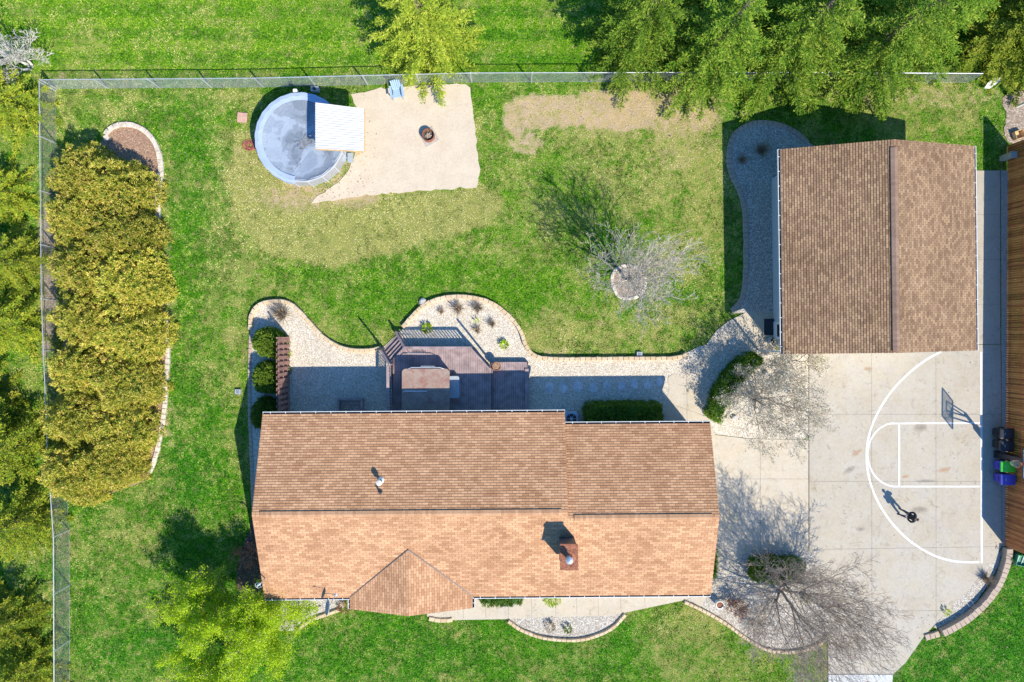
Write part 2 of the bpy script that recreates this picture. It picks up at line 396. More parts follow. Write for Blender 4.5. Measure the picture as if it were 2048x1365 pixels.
def spline(pts, closed=False, step=6):
    P = [Vector((p[0], p[1])) for p in pts]; n = len(P); out = []
    rng = range(n if closed else n - 1)
    for i in rng:
        p0 = P[(i - 1) % n] if closed or i > 0 else P[0]; p1 = P[i]; p2 = P[(i + 1) % n]
        p3 = P[(i + 2) % n] if closed or i + 2 < n else P[-1]
        for k in range(step):
            t = k / step
            out.append(.5 * ((2 * p1) + (-p0 + p2) * t + (2 * p0 - 5 * p1 + 4 * p2 - p3) * t * t + (-p0 + 3 * p1 - 3 * p2 + p3) * t ** 3))
    if not closed: out.append(P[-1])
    return out
def gp(pts): return [g(x, y)[:2] for x, y in pts]
POLYS = []
def sheet(name, mat, pix, z, closed_curve=False, jitter=0, kind='structure', label=None, z0=-.05):
    pts = pix
    if closed_curve: pts = [tuple(q) for q in spline(pix, True)]
    P = gp(pts)
    if jitter:
        Q = []
        for i in range(len(P)):
            a = Vector(P[i]); b = Vector(P[(i + 1) % len(P)]); L = (b - a).length; k = max(1, int(L / .25))
            for j in range(k):
                q = a.lerp(b, j / k); Q.append((q.x + random.gauss(0, jitter), q.y + random.gauss(0, jitter)))
        P = Q
    POLYS.append(np.array([(q[0], q[1]) for q in P]))
    mb = MB(); mb.poly(P, z0, z)
    o = mb.build(name, mat); o['kind'] = kind
    return o

# numpy mesh of loose leaf triangles / twigs
def raw_mesh(name, V, F, val, mat, parent=None, loc=None, tris=True):
    me = bpy.data.meshes.new(name); nv, nf = len(V), len(F); k = F.shape[1]
    me.vertices.add(nv); me.vertices.foreach_set('co', V.astype(np.float32).ravel())
    me.loops.add(nf * k); me.loops.foreach_set('vertex_index', F.astype(np.int32).ravel())
    me.polygons.add(nf); me.polygons.foreach_set('loop_start', np.arange(0, nf * k, k, dtype=np.int32))
    me.polygons.foreach_set('loop_total', np.full(nf, k, dtype=np.int32))
    at = me.attributes.new('v', 'FLOAT', 'FACE'); at.data.foreach_set('value', val.astype(np.float32))
    me.update(calc_edges=True); me.materials.append(MATS[mat])
    o = bpy.data.objects.new(name, me); COL.objects.link(o)
    if parent: o.parent = parent
    if loc is not None: o.location = loc
    return o
def unit(a): return a / (np.linalg.norm(a, axis=1, keepdims=True) + 1e-9)
def leaf_arrays(P, D, L, W):
    n = len(P); D = unit(D); S = unit(np.cross(D, RNG.normal(size=(n, 3))))
    L = np.broadcast_to(np.asarray(L, float), (n,))[:, None]; W = np.broadcast_to(np.asarray(W, float), (n,))[:, None]
    V = np.empty((n, 4, 3)); V[:, 0] = P; V[:, 1] = P + D * L * .55 - S * W / 2; V[:, 2] = P + D * L; V[:, 3] = P + D * L * .55 + S * W / 2
    F = np.arange(n * 4).reshape(n, 4)
    return V.reshape(-1, 3), F
def clumps(C, Nn, k, cr, spread=.9, up=.3, flat=1.):
    """k leaf blades fanning out of every clump centre C along its normal Nn"""
    n = len(C); P = np.repeat(C, k, 0); Q = np.repeat(Nn, k, 0)
    D = Q + RNG.normal(size=P.shape) * spread; D[:, 2] = D[:, 2] * flat + up
    P = P + RNG.normal(size=P.shape) * cr * .35
    return P, D
def segs_mesh(name, S, mat, parent, sides=4):
    """S: array of (p0xyz, p1xyz, r0, r1)"""
    S = np.asarray(S, float); p0, p1, r0, r1 = S[:, :3], S[:, 3:6], S[:, 6:7], S[:, 7:8]
    d = unit(p1 - p0); h = np.where(np.abs(d[:, 2:3]) < .9, np.array([[0, 0, 1.]]), np.array([[1., 0, 0]]))
    x = unit(np.cross(d, h)); y = np.cross(d, x); n = len(S); V = np.empty((n, sides * 2, 3))
    for i in range(sides):
        a = 2 * math.pi * i / sides; o = x * math.cos(a) + y * math.sin(a)
        V[:, i] = p0 + o * r0; V[:, sides + i] = p1 + o * r1
    base = (np.arange(n) * sides * 2)[:, None, None]
    f = np.array([[i, (i + 1) % sides, sides + (i + 1) % sides, sides + i] for i in range(sides)])[None]
    F = (base + f).reshape(-1, 4)
    return raw_mesh(name, V.reshape(-1, 3), F, np.zeros(len(F)), mat, parent)
def skeleton(h, rad, r0, seed, limbs=11, kids=9, grand=6, great=3, z0=.18, stems=1, tip=.007, low=20, high=82, spread=.5):
    """full round crown: limbs fan out by the golden angle, each carrying side branches and twigs"""
    rnd = random.Random(seed); S = []; tips = []
    def branch(p, d, L, r, lv, n):
        k = (6, 5, 3, 2)[lv]; q = p.copy(); nodes = [(q.copy(), d.copy(), r, 0)]
        for i in range(k):
            jit = (.10, .16, .2, .25)[lv]
            d = (d + Vector((rnd.gauss(0, jit), rnd.gauss(0, jit), rnd.gauss(0, jit * .6) + .05))).normalized()
            e = q + d * (L / k); ra = max(tip, r * (1 - .8 * i / k)); rb = max(tip, r * (1 - .8 * (i + 1) / k))
            S.append((*q, *e, ra, rb)); q = e; nodes.append((q.copy(), d.copy(), rb, (i + 1) / k))
        if lv == 3 or (lv == 2 and n[2] == 0): tips.append((q, d)); return
        m = n[lv]
        for j in range(m):
            t = .22 + .78 * (j + rnd.random() * .6) / m; i = min(int(t * k), k - 1); a, b = nodes[i], nodes[i + 1]
            f = t * k - i; pp = a[0].lerp(b[0], min(f, 1)); dd = b[1]
            ax = dd.orthogonal().normalized(); ax.rotate(Matrix.Rotation(2.4 * j + rnd.uniform(-.5, .5), 3, dd)); ang = rnd.uniform(.45, .95)
            nd = (dd * math.cos(ang) + ax * math.sin(ang)); nd.z += .12; nd.normalize()
            branch(pp, nd, L * (.55 - .25 * t) * rnd.uniform(.7, 1.25), b[2] * .6, lv + 1, n)
        tips.append((q, d))
    heads = []
    for s_ in range(stems):
        a = 2 * math.pi * (s_ + rnd.random() * .4) / stems; o = Vector((math.cos(a), math.sin(a), 0))
        b = o * (.12 if stems > 1 else 0); top = o * (spread * rad * .35 if stems > 1 else 0) + Vector((0, 0, h * z0)); q = b; k = 4
        for i in range(k):
            e = b.lerp(top, (i + 1) / k) + Vector((rnd.gauss(0, .03), rnd.gauss(0, .03), 0)); S.append((*q, *e, r0 * (1 - .35 * i / k), r0 * (1 - .35 * (i + 1) / k))); q = e
        heads.append(q)
    for i in range(limbs):
        az = i * 2.39996 + rnd.uniform(-.3, .3); el = R_(low + (high - low) * ((i + .5) / limbs) ** .8)
        hd = heads[min(range(len(heads)), key=lambda q_: -(heads[q_].x * math.cos(az) + heads[q_].y * math.sin(az)))] if stems > 1 else heads[0]
        d = Vector((math.cos(az) * math.cos(el), math.sin(az) * math.cos(el), math.sin(el)))
        L = 1 / math.sqrt((math.cos(el) / rad) ** 2 + (math.sin(el) / (h * (1 - z0))) ** 2)
        p = Vector(hd) - Vector((0, 0, h * z0 * .35 * rnd.random()))
        branch(p, d, L * rnd.uniform(.75, 1.0), r0 * rnd.uniform(.3, .5), 0, (kids, grand, great))
    return np.array(S), tips
# ------------------------------------------------------------------ the ground
def vnoise(X, Y, s, seed):
    r = np.random.default_rng(seed); n = 256; G = r.random((n, n))
    x = X * s + 100; y = Y * s + 100; xi = np.floor(x).astype(int); yi = np.floor(y).astype(int)
    fx = x - xi; fy = y - yi; fx = fx * fx * (3 - 2 * fx); fy = fy * fy * (3 - 2 * fy)
    a = G[xi % n, yi % n]; b = G[(xi + 1) % n, yi % n]; c = G[xi % n, (yi + 1) % n]; d = G[(xi + 1) % n, (yi + 1) % n]
    return (a * (1 - fx) + b * fx) * (1 - fy) + (c * (1 - fx) + d * fx) * fy
def fbm(X, Y, s, seed, o=4): return sum(vnoise(X, Y, s * 2 ** i, seed + i) * .5 ** i for i in range(o)) / sum(.5 ** i for i in range(o))
def make_lawn():
    far = [40, 55, 80, 120, 200, 400, 900]
    xs = np.array([-f for f in far[::-1]] + list(np.arange(-34, 34.01, .17)) + far)
    ys = np.array([-f for f in far[::-1]] + list(np.arange(-24, 24.01, .17)) + far)
    X, Y = np.meshgrid(xs, ys); nx, ny = len(xs), len(ys)
    PX = 1018.4 + X * PXM; PY = 669.3 - Y * PXM
    def wob(a, b, s=.35): return a + (fbm(X, Y, s, 3) - .5) * b
    WX, WY = wob(PX, 60), PY + (fbm(X, Y, .35, 19) - .5) * 60
    def ell(cx, cy, rx, ry, soft=.5):
        d = np.sqrt(((WX - cx) / rx) ** 2 + ((WY - cy) / ry) ** 2); return np.clip((1 + soft - d) / soft, 0, 1)
    def rect(x0, x1, y0, y1, s=14): return np.clip((np.minimum(np.minimum(WX - x0, x1 - WX), np.minimum(WY - y0, y1 - WY)) + s) / (2 * s), 0, 1)
    dry = .34 + (fbm(X, Y, .22, 40) - .5) * .7 + (fbm(X, Y, .8, 60, 3) - .5) * 1.0
    for e, a in (((960, 430, 110, 60, .5), .2), ((510, 330, 60, 80, .5), .3),
                 ((330, 205, 160, 26, .6), .22), ((1300, 300, 160, 90, .5), .22), ((1180, 280, 250, 60, .5), .12), ((1210, 660, 160, 45, .6), .35), ((1100, 660, 40, 40, .6), .3),
                 ((450, 600, 45, 170, .6), .22), ((1380, 420, 60, 150, .6), .2), ((1850, 210, 90, 60, .5), .4), ((220, 1040, 80, 30, .6), .2), ((560, 590, 50, 30, .6), .25),
                 ((800, 25, 900, 12, .6), .18), ((900, 95, 500, 10, .8), .1), ((1380, 1290, 60, 60, .5), .3), ((150, 120, 200, 40, .7), .08)):
        dry += ell(*e) * a
    dry -= ell(400, 620, 55, 330, .5) * .32 + ell(780, 570, 260, 45, .5) * .28 + ell(300, 1150, 200, 220, .4) * .16 + ell(1950, 1260, 160, 160, .4) * .5 + ell(850, 1300, 480, 60, .5) * .28 + ell(940, 700, 60, 60, .6) * .1
    dry -= ell(1150, 130, 200, 20, .5) * .2 + ell(1000, 260, 22, 90, .6) * .2 + ell(500, 60, 900, 85, .3) * .10
    def pmask(pts, blur=4):
        pts = [tuple(q) for q in spline(pts, True, 5)]; ins = np.zeros(X.shape, bool)
        for (x0, y0), (x1, y1) in zip(pts, pts[1:] + pts[:1]):
            if y0 == y1: continue
            ins ^= ((y0 > WY2) != (y1 > WY2)) & (WX2 < (x1 - x0) * (WY2 - y0) / (y1 - y0) + x0)
        m = ins.astype(float)
        for _ in range(blur):
            m[1:-1, 1:-1] = (m[1:-1, 1:-1] * 2 + m[:-2, 1:-1] + m[2:, 1:-1] + m[1:-1, :-2] + m[1:-1, 2:]) / 6
        return m
    WX2 = PX + (fbm(X, Y, .9, 23) - .5) * 26; WY2 = PY + (fbm(X, Y, .9, 29) - .5) * 26
    band = pmask([(470, 300), (464, 390), (490, 455), (545, 502), (625, 527), (720, 522), (800, 500), (880, 475), (965, 452), (1010, 415), (960, 380), (760, 390), (620, 375), (540, 340), (500, 270)], 3)
    dry += band * .9
    plot = pmask([(1018, 200), (1100, 192), (1200, 186), (1285, 184), (1310, 215), (1300, 255), (1230, 262), (1120, 258), (1022, 262)], 2)
    plot2 = pmask([(1300, 190), (1380, 178), (1430, 200), (1440, 235), (1400, 262), (1330, 270), (1290, 255)], 6)
    dry += plot2 * .6
    st = ((np.sin(PY / 46 * 2 * math.pi + 1) > 0) * 1.) * (PY < 140)      # mowing stripes north of the fence
    dry += st * .10 - (PY < 150) * .30
    lush = .36 + (fbm(X, Y, .15, 80) - .5) * .6 + ell(1950, 1260, 200, 180, .3) * .9 + ell(850, 1300, 500, 70, .4) * .4 + ell(300, 1150, 200, 220, .4) * .35 + ell(400, 600, 80, 330, .5) * .3 + ell(1060, 60, 120, 60, .5) * .3 - st * .45 - (PY < 150) * .25
    dirt = plot * 1.0 + plot2 * .42 + ell(1055, 284, 38, 17, .35) * .75 + ell(1350, 240, 110, 55, .6) * .30 + ell(1370, 330, 40, 14, .7) * .3 + ell(640, 392, 90, 22, .9) * .55 + ell(1265, 640, 50, 40, .6) * .2 \
        + rect(88, 112, 440, 640, 8) * .8 + ell(1800, 185, 200, 14, .6) * .4 + rect(328, 345, 470, 900, 8) * .45 + ell(715, 330, 40, 70, .5) * .6 + ell(560, 330, 70, 80, .5) * .22 + rect(100, 125, 150, 430, 8) * .45 + rect(104, 128, 1050, 1400, 8) * .35 + ell(1100, 692, 40, 12, .5) * .35
    Z = np.zeros_like(X) + (fbm(X, Y, .5, 7) - .5) * .03
    inside = (np.abs(X) < 34) & (np.abs(Y) < 24); Z = np.where(inside, Z, -.0)
    V = np.stack([X, Y, Z], -1).reshape(-1, 3)
    i = np.arange(nx * ny).reshape(ny, nx)
    F = np.stack([i[:-1, :-1], i[:-1, 1:], i[1:, 1:], i[1:, :-1]], -1).reshape(-1, 4)
    o = raw_mesh('lawn', V, F, np.zeros(len(F)), 'lawn')
    for nm, A in (('dry', dry), ('lush', lush), ('dirt', dirt)):
        at = o.data.attributes.new(nm, 'FLOAT', 'POINT'); at.data.foreach_set('value', np.clip(A, -.3, 1.3).astype(np.float32).ravel())
    o.data.polygons.foreach_set('use_smooth', [True] * len(F))
    o['kind'] = 'structure'
    return xs, ys, dry, lush, dirt
FIELD = make_lawn()

DRIVE = [(1617, 690), (1990, 690), (2000, 690), (2002, 1092), (1990, 1115), (1930, 1185), (1865, 1252), (1845, 1275), (1810, 1325), (1785, 1348), (1656, 1348), (1655, 1262), (1640, 1180), (1622, 1106), (1617, 1102)]
sheet('driveway', 'concrete', DRIVE, .060)
sheet('driveway_apron', 'concrete_apron', [(1656, 1349), (1785, 1349), (1778, 1420), (1656, 1420)], .064)
sheet('side_strip', 'concrete', [(1935, 342), (1999, 342), (1999, 689), (1935, 689)], .060)
sheet('gravel_kerb_strip', 'concrete_edge', [(2001, 342), (2014, 342), (2014, 1092), (2003, 1092)], .075)
sheet('entry_path', 'concrete_walk', [(1330, 1000), (1330, 805), (1341, 770), (1368, 740), (1395, 712), (1412, 690), (1432, 662), (1456, 643), (1490, 626), (1550, 624), (1550, 700), (1530, 706), (1512, 692), (1490, 678), (1468, 672), (1445, 697), (1425, 726), (1410, 755), (1399, 788), (1402, 812), (1418, 835), (1430, 870), (1500, 878), (1616, 880), (1616, 1101), (1500, 1100), (1482, 1112), (1470, 1136), (1445, 1166), (1415, 1190), (1400, 1215), (1330, 1150)], .058)
sheet('front_path', 'concrete_walk', [(840, 1130), (1330, 1130), (1420, 1165), (1415, 1186), (1368, 1200), (1255, 1224), (1225, 1231), (1060, 1235), (1013, 1238), (900, 1240), (855, 1233)], .056)

def joints():
    mb = MB(); zz = .0652
    def ln(a, b, w=.02, z=zz):
        w *= .62 if w > .025 else 1
        A, B = g(*a), g(*b); d = (B - A); d.z = 0; d.normalize(); n = Vector((-d.y, d.x, 0)) * w / 2
        mb.face([(*(A - n)[:2], z), (*(B - n)[:2], z), (*(B + n)[:2], z), (*(A + n)[:2], z)])
    ln((1617.5, 704), (1618, 1102), .05)
    ln((1742, 700), (1743, 1346)); ln((1870.5, 700), (1871, 1245)); ln((2001, 700), (2002, 1092), .04)
    for y in (829, 963): ln((1618, y), (2000, y))
    ln((1618, 1099), (2000, 1093)); ln((1636, 1222), (1890, 1221)); ln((1656, 1347.5), (1786, 1347.5), .06)
    for y in (430, 520, 610): ln((1950, y), (1998, y))
    for p, q in (((1341, 808), (1420, 836)), ((1372, 744), (1374, 813)), ((1372, 744), (1411, 752)), ((1356, 770), (1403, 775)), ((1395, 712), (1436, 711)), ((1412, 690), (1452, 690)), ((1456, 643), (1470, 672)), ((1506, 625), (1506, 690)), ((1425, 958), (1616, 958)), ((1520, 880), (1520, 1100)), ((1425, 1040), (1616, 1040)), ((1373, 813), (1374, 850))):
        ln(p, q, .03, .0625)
    for x in (925, 970, 1015, 1062, 1110, 1152, 1195, 1240, 1288): ln((x, 1180), (x + 2, 1237 if x < 1060 else 1233 if x < 1200 else 1224 if x < 1250 else 1212), .03, .0605)
    o = mb.build('pavement_joints', 'joint'); o['kind'] = 'structure'
joints()
def court():
    mb = MB(); z = .0645
    def path(px, w=.105, zz=z):
        P = [g(*p) for p in px]; L, Rr = [], []
        for i, p in enumerate(P):
            d = (P[min(i + 1, len(P) - 1)] - P[max(i - 1, 0)]); d.z = 0; d.normalize(); n = Vector((-d.y, d.x, 0)) * w / 2
            L.append((p.x + n.x, p.y + n.y, zz)); Rr.append((p.x - n.x, p.y - n.y, zz))
        for i in range(len(P) - 1): mb.face([Rr[i], Rr[i + 1], L[i + 1], L[i]])
    arc = [tuple(p) for p in spline([(1905, 690), (1876, 706), (1848, 722), (1815, 748), (1785, 779), (1762, 812), (1745, 846), (1735, 880), (1732, 910), (1734, 940), (1741, 970), (1754, 1002), (1775, 1036), (1802, 1067), (1830, 1090), (1865, 1110), (1900, 1121), (1930, 1124), (1957, 1124)], step=5)]
    path(arc, .125)
    path([(1961, 704), (1962, 1126)], .13, z + .001)
    path([(1800, 847), (1958, 846)], .1, z + .002); path([(1800, 973), (1958, 973)], .1, z + .002); path([(1797, 845.5), (1797, 974.5)], .11, z + .004)
    key = [tuple(p) for p in spline([(1795, 847), (1776, 848), (1758, 857), (1744, 873), (1736, 893), (1734, 912), (1739, 934), (1748, 951), (1762, 964), (1780, 972), (1795, 973)], step=5)]
    path(key, .1, z + .003)
    o = mb.build('court_markings', 'court_paint'); o['kind'] = 'structure'
    # rust and grime stains on the slab
    def blob(cx, cy, rx, ry, rz, mat, nm):
        c = g(cx, cy); n = 20; ms = MB(); zz = .0702
        for i in range(n):
            def P(f, k): a = 2 * math.pi * k / n; v = Vector((math.cos(a) * rx * 1.5 * f / PXM, math.sin(a) * ry * 1.5 * f / PXM)); v.rotate(Matrix.Rotation(rz, 2)); return (c.x + v.x, c.y + v.y, zz)
            U = {0: (1.1, 0), .5: (.75, 0), .8: (.4, 0), 1: (0, 0)}; ms.face([P(0, 0), P(.5, i), P(.5, i + 1)], uv=[U[0], U[.5], U[.5]])
            ms.face([P(.5, i), P(.8, i), P(.8, i + 1), P(.5, i + 1)], uv=[U[.5], U[.8], U[.8], U[.5]])
            ms.face([P(.8, i), P(1, i), P(1, i + 1), P(.8, i + 1)], uv=[U[.8], U[1], U[1], U[.8]])
        o = ms.build(nm, mat); o['kind'] = 'structure'
    for q in ((1887, 940, 13, 4, .15), (1712, 906, 11, 4, .6), (1810, 953, 7, 3, .2), (1735, 737, 8, 2, 0)): blob(*q, 'rust_stain', 'pavement_stain')
    for q in ((1840, 855, 12, 8, .3), (1850, 962, 18, 3, 0), (1838, 1020, 16, 6, 0), (1720, 1058, 8, 4, 0), (1698, 940, 13, 5, .5)): blob(*q, 'grime_stain', 'pavement_stain')
court()

SANDP = [(702, 190), (760, 178), (845, 170), (930, 169), (941, 176), (948, 250), (955, 300), (960, 340), (953, 376), (820, 384), (740, 390), (690, 397), (650, 403), (622, 406), (632, 394), (656, 380), (682, 360), (700, 335), (710, 310), (716, 280), (722, 230)]
sheet('sand_pit', 'sand', SANDP, .035, jitter=.035)

SAND_I = len(POLYS) - 1
# gravel beds (levels a little apart so that no two sheets share a plane)
REAR = [(505, 1000), (502, 900), (500, 760), (501, 650), (506, 628), (522, 610), (548, 602), (578, 604), (600, 620), (622, 645), (648, 672), (676, 690), (705, 699), (740, 700), (768, 694), (800, 664), (822, 638), (845, 613), (872, 599), (905, 592), (940, 594), (972, 600), (1002, 615), (1028, 640), (1044, 665), (1052, 688), (1066, 708), (1088, 715), (1140, 718), (1240, 717), (1345, 716), (1372, 706), (1396, 694), (1412, 690), (1395, 712), (1368, 740), (1341, 770), (1330, 805), (1330, 1000)]
sheet('gravel_bed', 'gravel', REAR, .050)
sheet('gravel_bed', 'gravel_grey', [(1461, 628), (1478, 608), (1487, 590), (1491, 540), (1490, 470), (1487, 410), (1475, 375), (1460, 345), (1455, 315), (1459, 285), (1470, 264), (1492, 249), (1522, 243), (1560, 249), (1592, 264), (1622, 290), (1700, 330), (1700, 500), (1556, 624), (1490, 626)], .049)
sheet('gravel_bed', 'gravel', [(1399, 788), (1410, 755), (1425, 726), (1445, 697), (1468, 672), (1490, 678), (1512, 692), (1530, 706), (1550, 700), (1616, 704), (1616, 872), (1606, 879), (1500, 877), (1430, 869), (1418, 835), (1402, 812)], .047)
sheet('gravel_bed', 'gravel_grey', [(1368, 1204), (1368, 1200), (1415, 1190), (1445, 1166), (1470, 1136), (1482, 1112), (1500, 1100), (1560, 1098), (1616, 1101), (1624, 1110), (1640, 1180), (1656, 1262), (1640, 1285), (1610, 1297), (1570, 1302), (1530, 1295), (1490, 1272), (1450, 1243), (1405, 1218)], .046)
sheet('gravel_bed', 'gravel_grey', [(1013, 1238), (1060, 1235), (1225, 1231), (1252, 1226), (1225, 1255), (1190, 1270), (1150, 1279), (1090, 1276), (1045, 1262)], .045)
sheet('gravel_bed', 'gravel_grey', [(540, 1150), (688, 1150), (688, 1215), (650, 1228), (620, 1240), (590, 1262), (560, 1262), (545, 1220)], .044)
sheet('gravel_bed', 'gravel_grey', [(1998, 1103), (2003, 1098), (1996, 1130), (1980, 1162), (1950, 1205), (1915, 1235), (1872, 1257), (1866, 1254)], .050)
sheet('mulch_bed', 'dark_mulch', [(478, 1180), (485, 1095), (500, 1060), (512, 1000), (560, 1000), (560, 1180)], .040, True)
MUL = [(215, 262), (232, 251), (258, 248), (285, 256), (305, 272), (318, 300), (322, 340), (318, 400), (316, 470), (322, 540), (330, 640), (334, 720), (328, 800), (320, 870), (305, 930), (282, 965), (150, 985), (130, 800), (125, 500), (128, 330), (190, 300)]
sheet('mulch_bed', 'mulch', MUL, .040, True)
sheet('mulch_bed', 'bare_earth', [(1222, 560), (1228, 540), (1250, 530), (1275, 535), (1290, 552), (1292, 575), (1280, 594), (1255, 601), (1232, 592)], .041, True)
sheet('bare_earth', 'bare_earth', [(2004, 200), (2030, 186), (2090, 190), (2090, 288), (2030, 290), (2008, 268), (2012, 230)], .030, True, .03)
sheet('bare_earth', 'bare_earth', [(86, 420), (100, 415), (112, 470), (114, 560), (110, 640), (98, 700), (84, 700), (88, 560)], .028, True, .03)

# ------------------------------------------------------------------ edging blocks
def block_mesh(name, L, D, Hh, mat):
    mb = MB(); t = .03
    top = [(-L / 2 + t, -D / 2 + t, Hh), (L / 2 - t, -D / 2 + t, Hh), (L / 2 - t * .6, D / 2 - t, Hh), (-L / 2 + t * .6, D / 2 - t, Hh)]
    mid = [(-L / 2, -D / 2, Hh - t), (L / 2, -D / 2, Hh - t), (L / 2, D / 2, Hh - t), (-L / 2, D / 2, Hh - t)]
    bot = [(x, y, -.03) for x, y, z in mid]
    mb.face(top)
    for A, B in ((mid, top), (bot, mid)):
        for i in range(4): mb.face([A[i], A[(i + 1) % 4], B[(i + 1) % 4], B[i]])
    o = mb.build(name, mat); me = o.data; bpy.data.objects.remove(o); return me
def edging(label, pix, L=.33, D=.24, Hh=.28, name='garden_edging', bname='edging_block', mat='edging_block', closed=False, skip=None, group='block edgings of the garden beds', cat='edging'):
    P = [g(*p) for p in spline(pix, closed, 8)]
    if closed: P.append(P[0])
    cum = [0]
    for a, b in zip(P, P[1:]): cum.append(cum[-1] + (b - a).length)
    n = int(cum[-1] / L); L2 = cum[-1] / max(n, 1)
    t = thing(name, label, cat, P[len(P) // 2], group=group)
    variants = [block_mesh(bname, L2 - .012, D * f, Hh + dz, mat) for f, dz in ((1, 0), (.93, .012), (1.06, -.01))]
    for i in range(min(n, 100)):
        s = (i + .5) * L2; k = max(j for j in range(len(cum)) if cum[j] <= s); k = min(k, len(P) - 2)
        f = (s - cum[k]) / max(cum[k + 1] - cum[k], 1e-6); p = P[k].lerp(P[k + 1], f); d = P[k + 1] - P[k]
        o = bpy.data.objects.new(bname, random.choice(variants)); COL.objects.link(o); o.parent = t
        o.location = (p.x - t.location.x, p.y - t.location.y, 0); o.rotation_euler = (0, 0, math.atan2(d.y, d.x) + random.gauss(0, .05))
    return t
edging('low tan block edging curving round the gravel bed beside the three round shrubs', [(503, 660), (505, 632), (520, 611), (548, 603), (578, 606), (600, 622), (622, 647), (648, 674), (676, 692), (705, 700), (738, 701), (762, 696)])
edging('long tan block edging of the round gravel bed north of the deck', [(806, 655), (826, 632), (846, 613), (872, 600), (905, 594), (940, 595), (972, 602), (1000, 617), (1026, 641), (1042, 665), (1051, 690), (1066, 709), (1088, 716), (1140, 718), (1240, 717), (1345, 716), (1372, 707)], .335)
edging('grey block edging in the garage shadow round the west gravel bed', [(1463, 622), (1480, 603), (1489, 570), (1491, 500), (1488, 420), (1476, 378), (1462, 348), (1457, 318), (1461, 288), (1472, 266), (1494, 252), (1522, 246), (1560, 252), (1590, 266), (1615, 287)], .32, .3, .12, mat='retaining_block')
edging('tan block edging of the bowl shaped gravel bed below the front path', [(1016, 1241), (1045, 1260), (1090, 1275), (1150, 1279), (1190, 1271), (1225, 1254), (1250, 1228)], .3, Hh=.19, D=.2)
edging('tan block edging of the front bed under the big bare tree', [(1368, 1203), (1405, 1220), (1450, 1246), (1490, 1275), (1530, 1297), (1570, 1303), (1610, 1298), (1640, 1285), (1654, 1268)], .3, Hh=.19, D=.2)
edging('short tan block edging beneath the satellite dish', [(592, 1262), (620, 1241), (650, 1229), (682, 1218)], .32, Hh=.19, D=.2)
edging('short arc of tan blocks at the front walk beside the small gable', [(858, 1236), (880, 1240), (905, 1239)], .3, Hh=.16)
edging('rough limestone edging round the north end of the mulch bed', [(217, 283), (214, 270), (224, 258), (243, 251), (268, 252), (292, 264), (310, 285), (320, 312), (323, 345), (319, 380), (317, 420), (320, 450)], .36, .3, .18, mat='limestone', bname='limestone_block')
edging('rough limestone edging along the east side of the long hedge', [(334, 640), (337, 700), (334, 760), (330, 820), (322, 870), (312, 915), (300, 945)], .34, .26, .17, mat='limestone', bname='limestone_block')
edging('narrow grey block edging between lawn and the west wall of the house', [(502, 668), (500, 740), (500, 820), (503, 900), (506, 985), (508, 1030)], .3, .22, .10, mat='retaining_block')
edging('ring of low stones around the foot of the bare tree in the back lawn', [(1224, 560), (1230, 542), (1250, 532), (1274, 537), (1288, 553), (1289, 575), (1277, 592), (1255, 598), (1234, 590)], .34, .2, .1, closed=True, mat='limestone', bname='limestone_block')
edging('curved tan retaining wall between driveway corner and lawn', [(2010, 1094), (2008, 1115), (2000, 1142), (1986, 1172), (1962, 1203), (1930, 1232), (1898, 1252), (1878, 1262)], .3, .42, .42, name='retaining_wall', bname='wall_block', mat='retaining_block', group='retaining walls by the driveway', cat='retaining wall')
edging('short block row stepping down to the lawn at the drive edge', [(1876, 1266), (1862, 1270), (1848, 1274)], .3, .4, .16, name='retaining_wall', bname='wall_block', mat='retaining_block', group='retaining walls by the driveway', cat='retaining wall')

# ------------------------------------------------------------------ buildings
def slope(mb, A, B, C, D, course=.147, lift=.016, mi=0, u0=0):
    """shingle courses from eave AB up to ridge DC (C above B)"""
    A, B, C, D = map(Vector, (A, B, C, D)); e = (B - A).normalized(); nrm = (B - A).cross(D - A).normalized()
    if nrm.z < 0: nrm = -nrm
    Ls = max((D - A).length, (C - B).length); upv = (D - A) - e * (D - A).dot(e); Ls = upv.length; n = max(1, int(round(Ls / course))); c = Ls / n
    for i in range(n):
        t0, t1 = i / n, (i + 1) / n
        a, b = A.lerp(D, t0), B.lerp(C, t0); d, q = A.lerp(D, t1), B.lerp(C, t1)
        a2, b2 = a + nrm * lift, b + nrm * lift
        uv = lambda P, v: ((P - A).dot(e) + u0, v)
        v0, v1 = i * .147, (i + 1) * .147
        mb.face([a2, b2, q, d], mi, [uv(a, v0), uv(b, v0), uv(q, v1), uv(d, v1)])
        mb.face([a, b, b2, a2], mi, [uv(a, v0 + .002), uv(b, v0 + .002), uv(b, v0 + .01), uv(a, v0 + .01)])
def gutter(mb, A, B, out):
    """open channel outside the eave line AB with hangers; out = unit vector away from the roof"""
    A, B, out = Vector(A), Vector(B), Vector(out); d = (B - A).normalized(); w, h = .12, .11
    z = Vector((0, 0, 1)); A = A - z * .03; B = B - z * .03
    mb.bar(A + out * w - z * h / 2 + z * .01, B + out * w - z * h / 2 + z * .01, .028, h, 0)      # outer lip
    mb.bar(A + out * w / 2 - z * h, B + out * w / 2 - z * h, w, .01, 1)                # bottom
    mb.bar(A + out * .008 - z * h / 2, B + out * .008 - z * h / 2, .01, h - .014, 1)
    L = (B - A).length; n = int(L / .9)
    for i in range(n + 1):
        p = A + d * (L * (i + .5) / (n + 1)); mb.bar(p + out * .015, p + out * (w + .03), .03, .012, 0)
    for p in (A, B): mb.bar(p - z * h / 2 + out * .0, p - z * h / 2 + out * (w + .012), .012, h, 0)

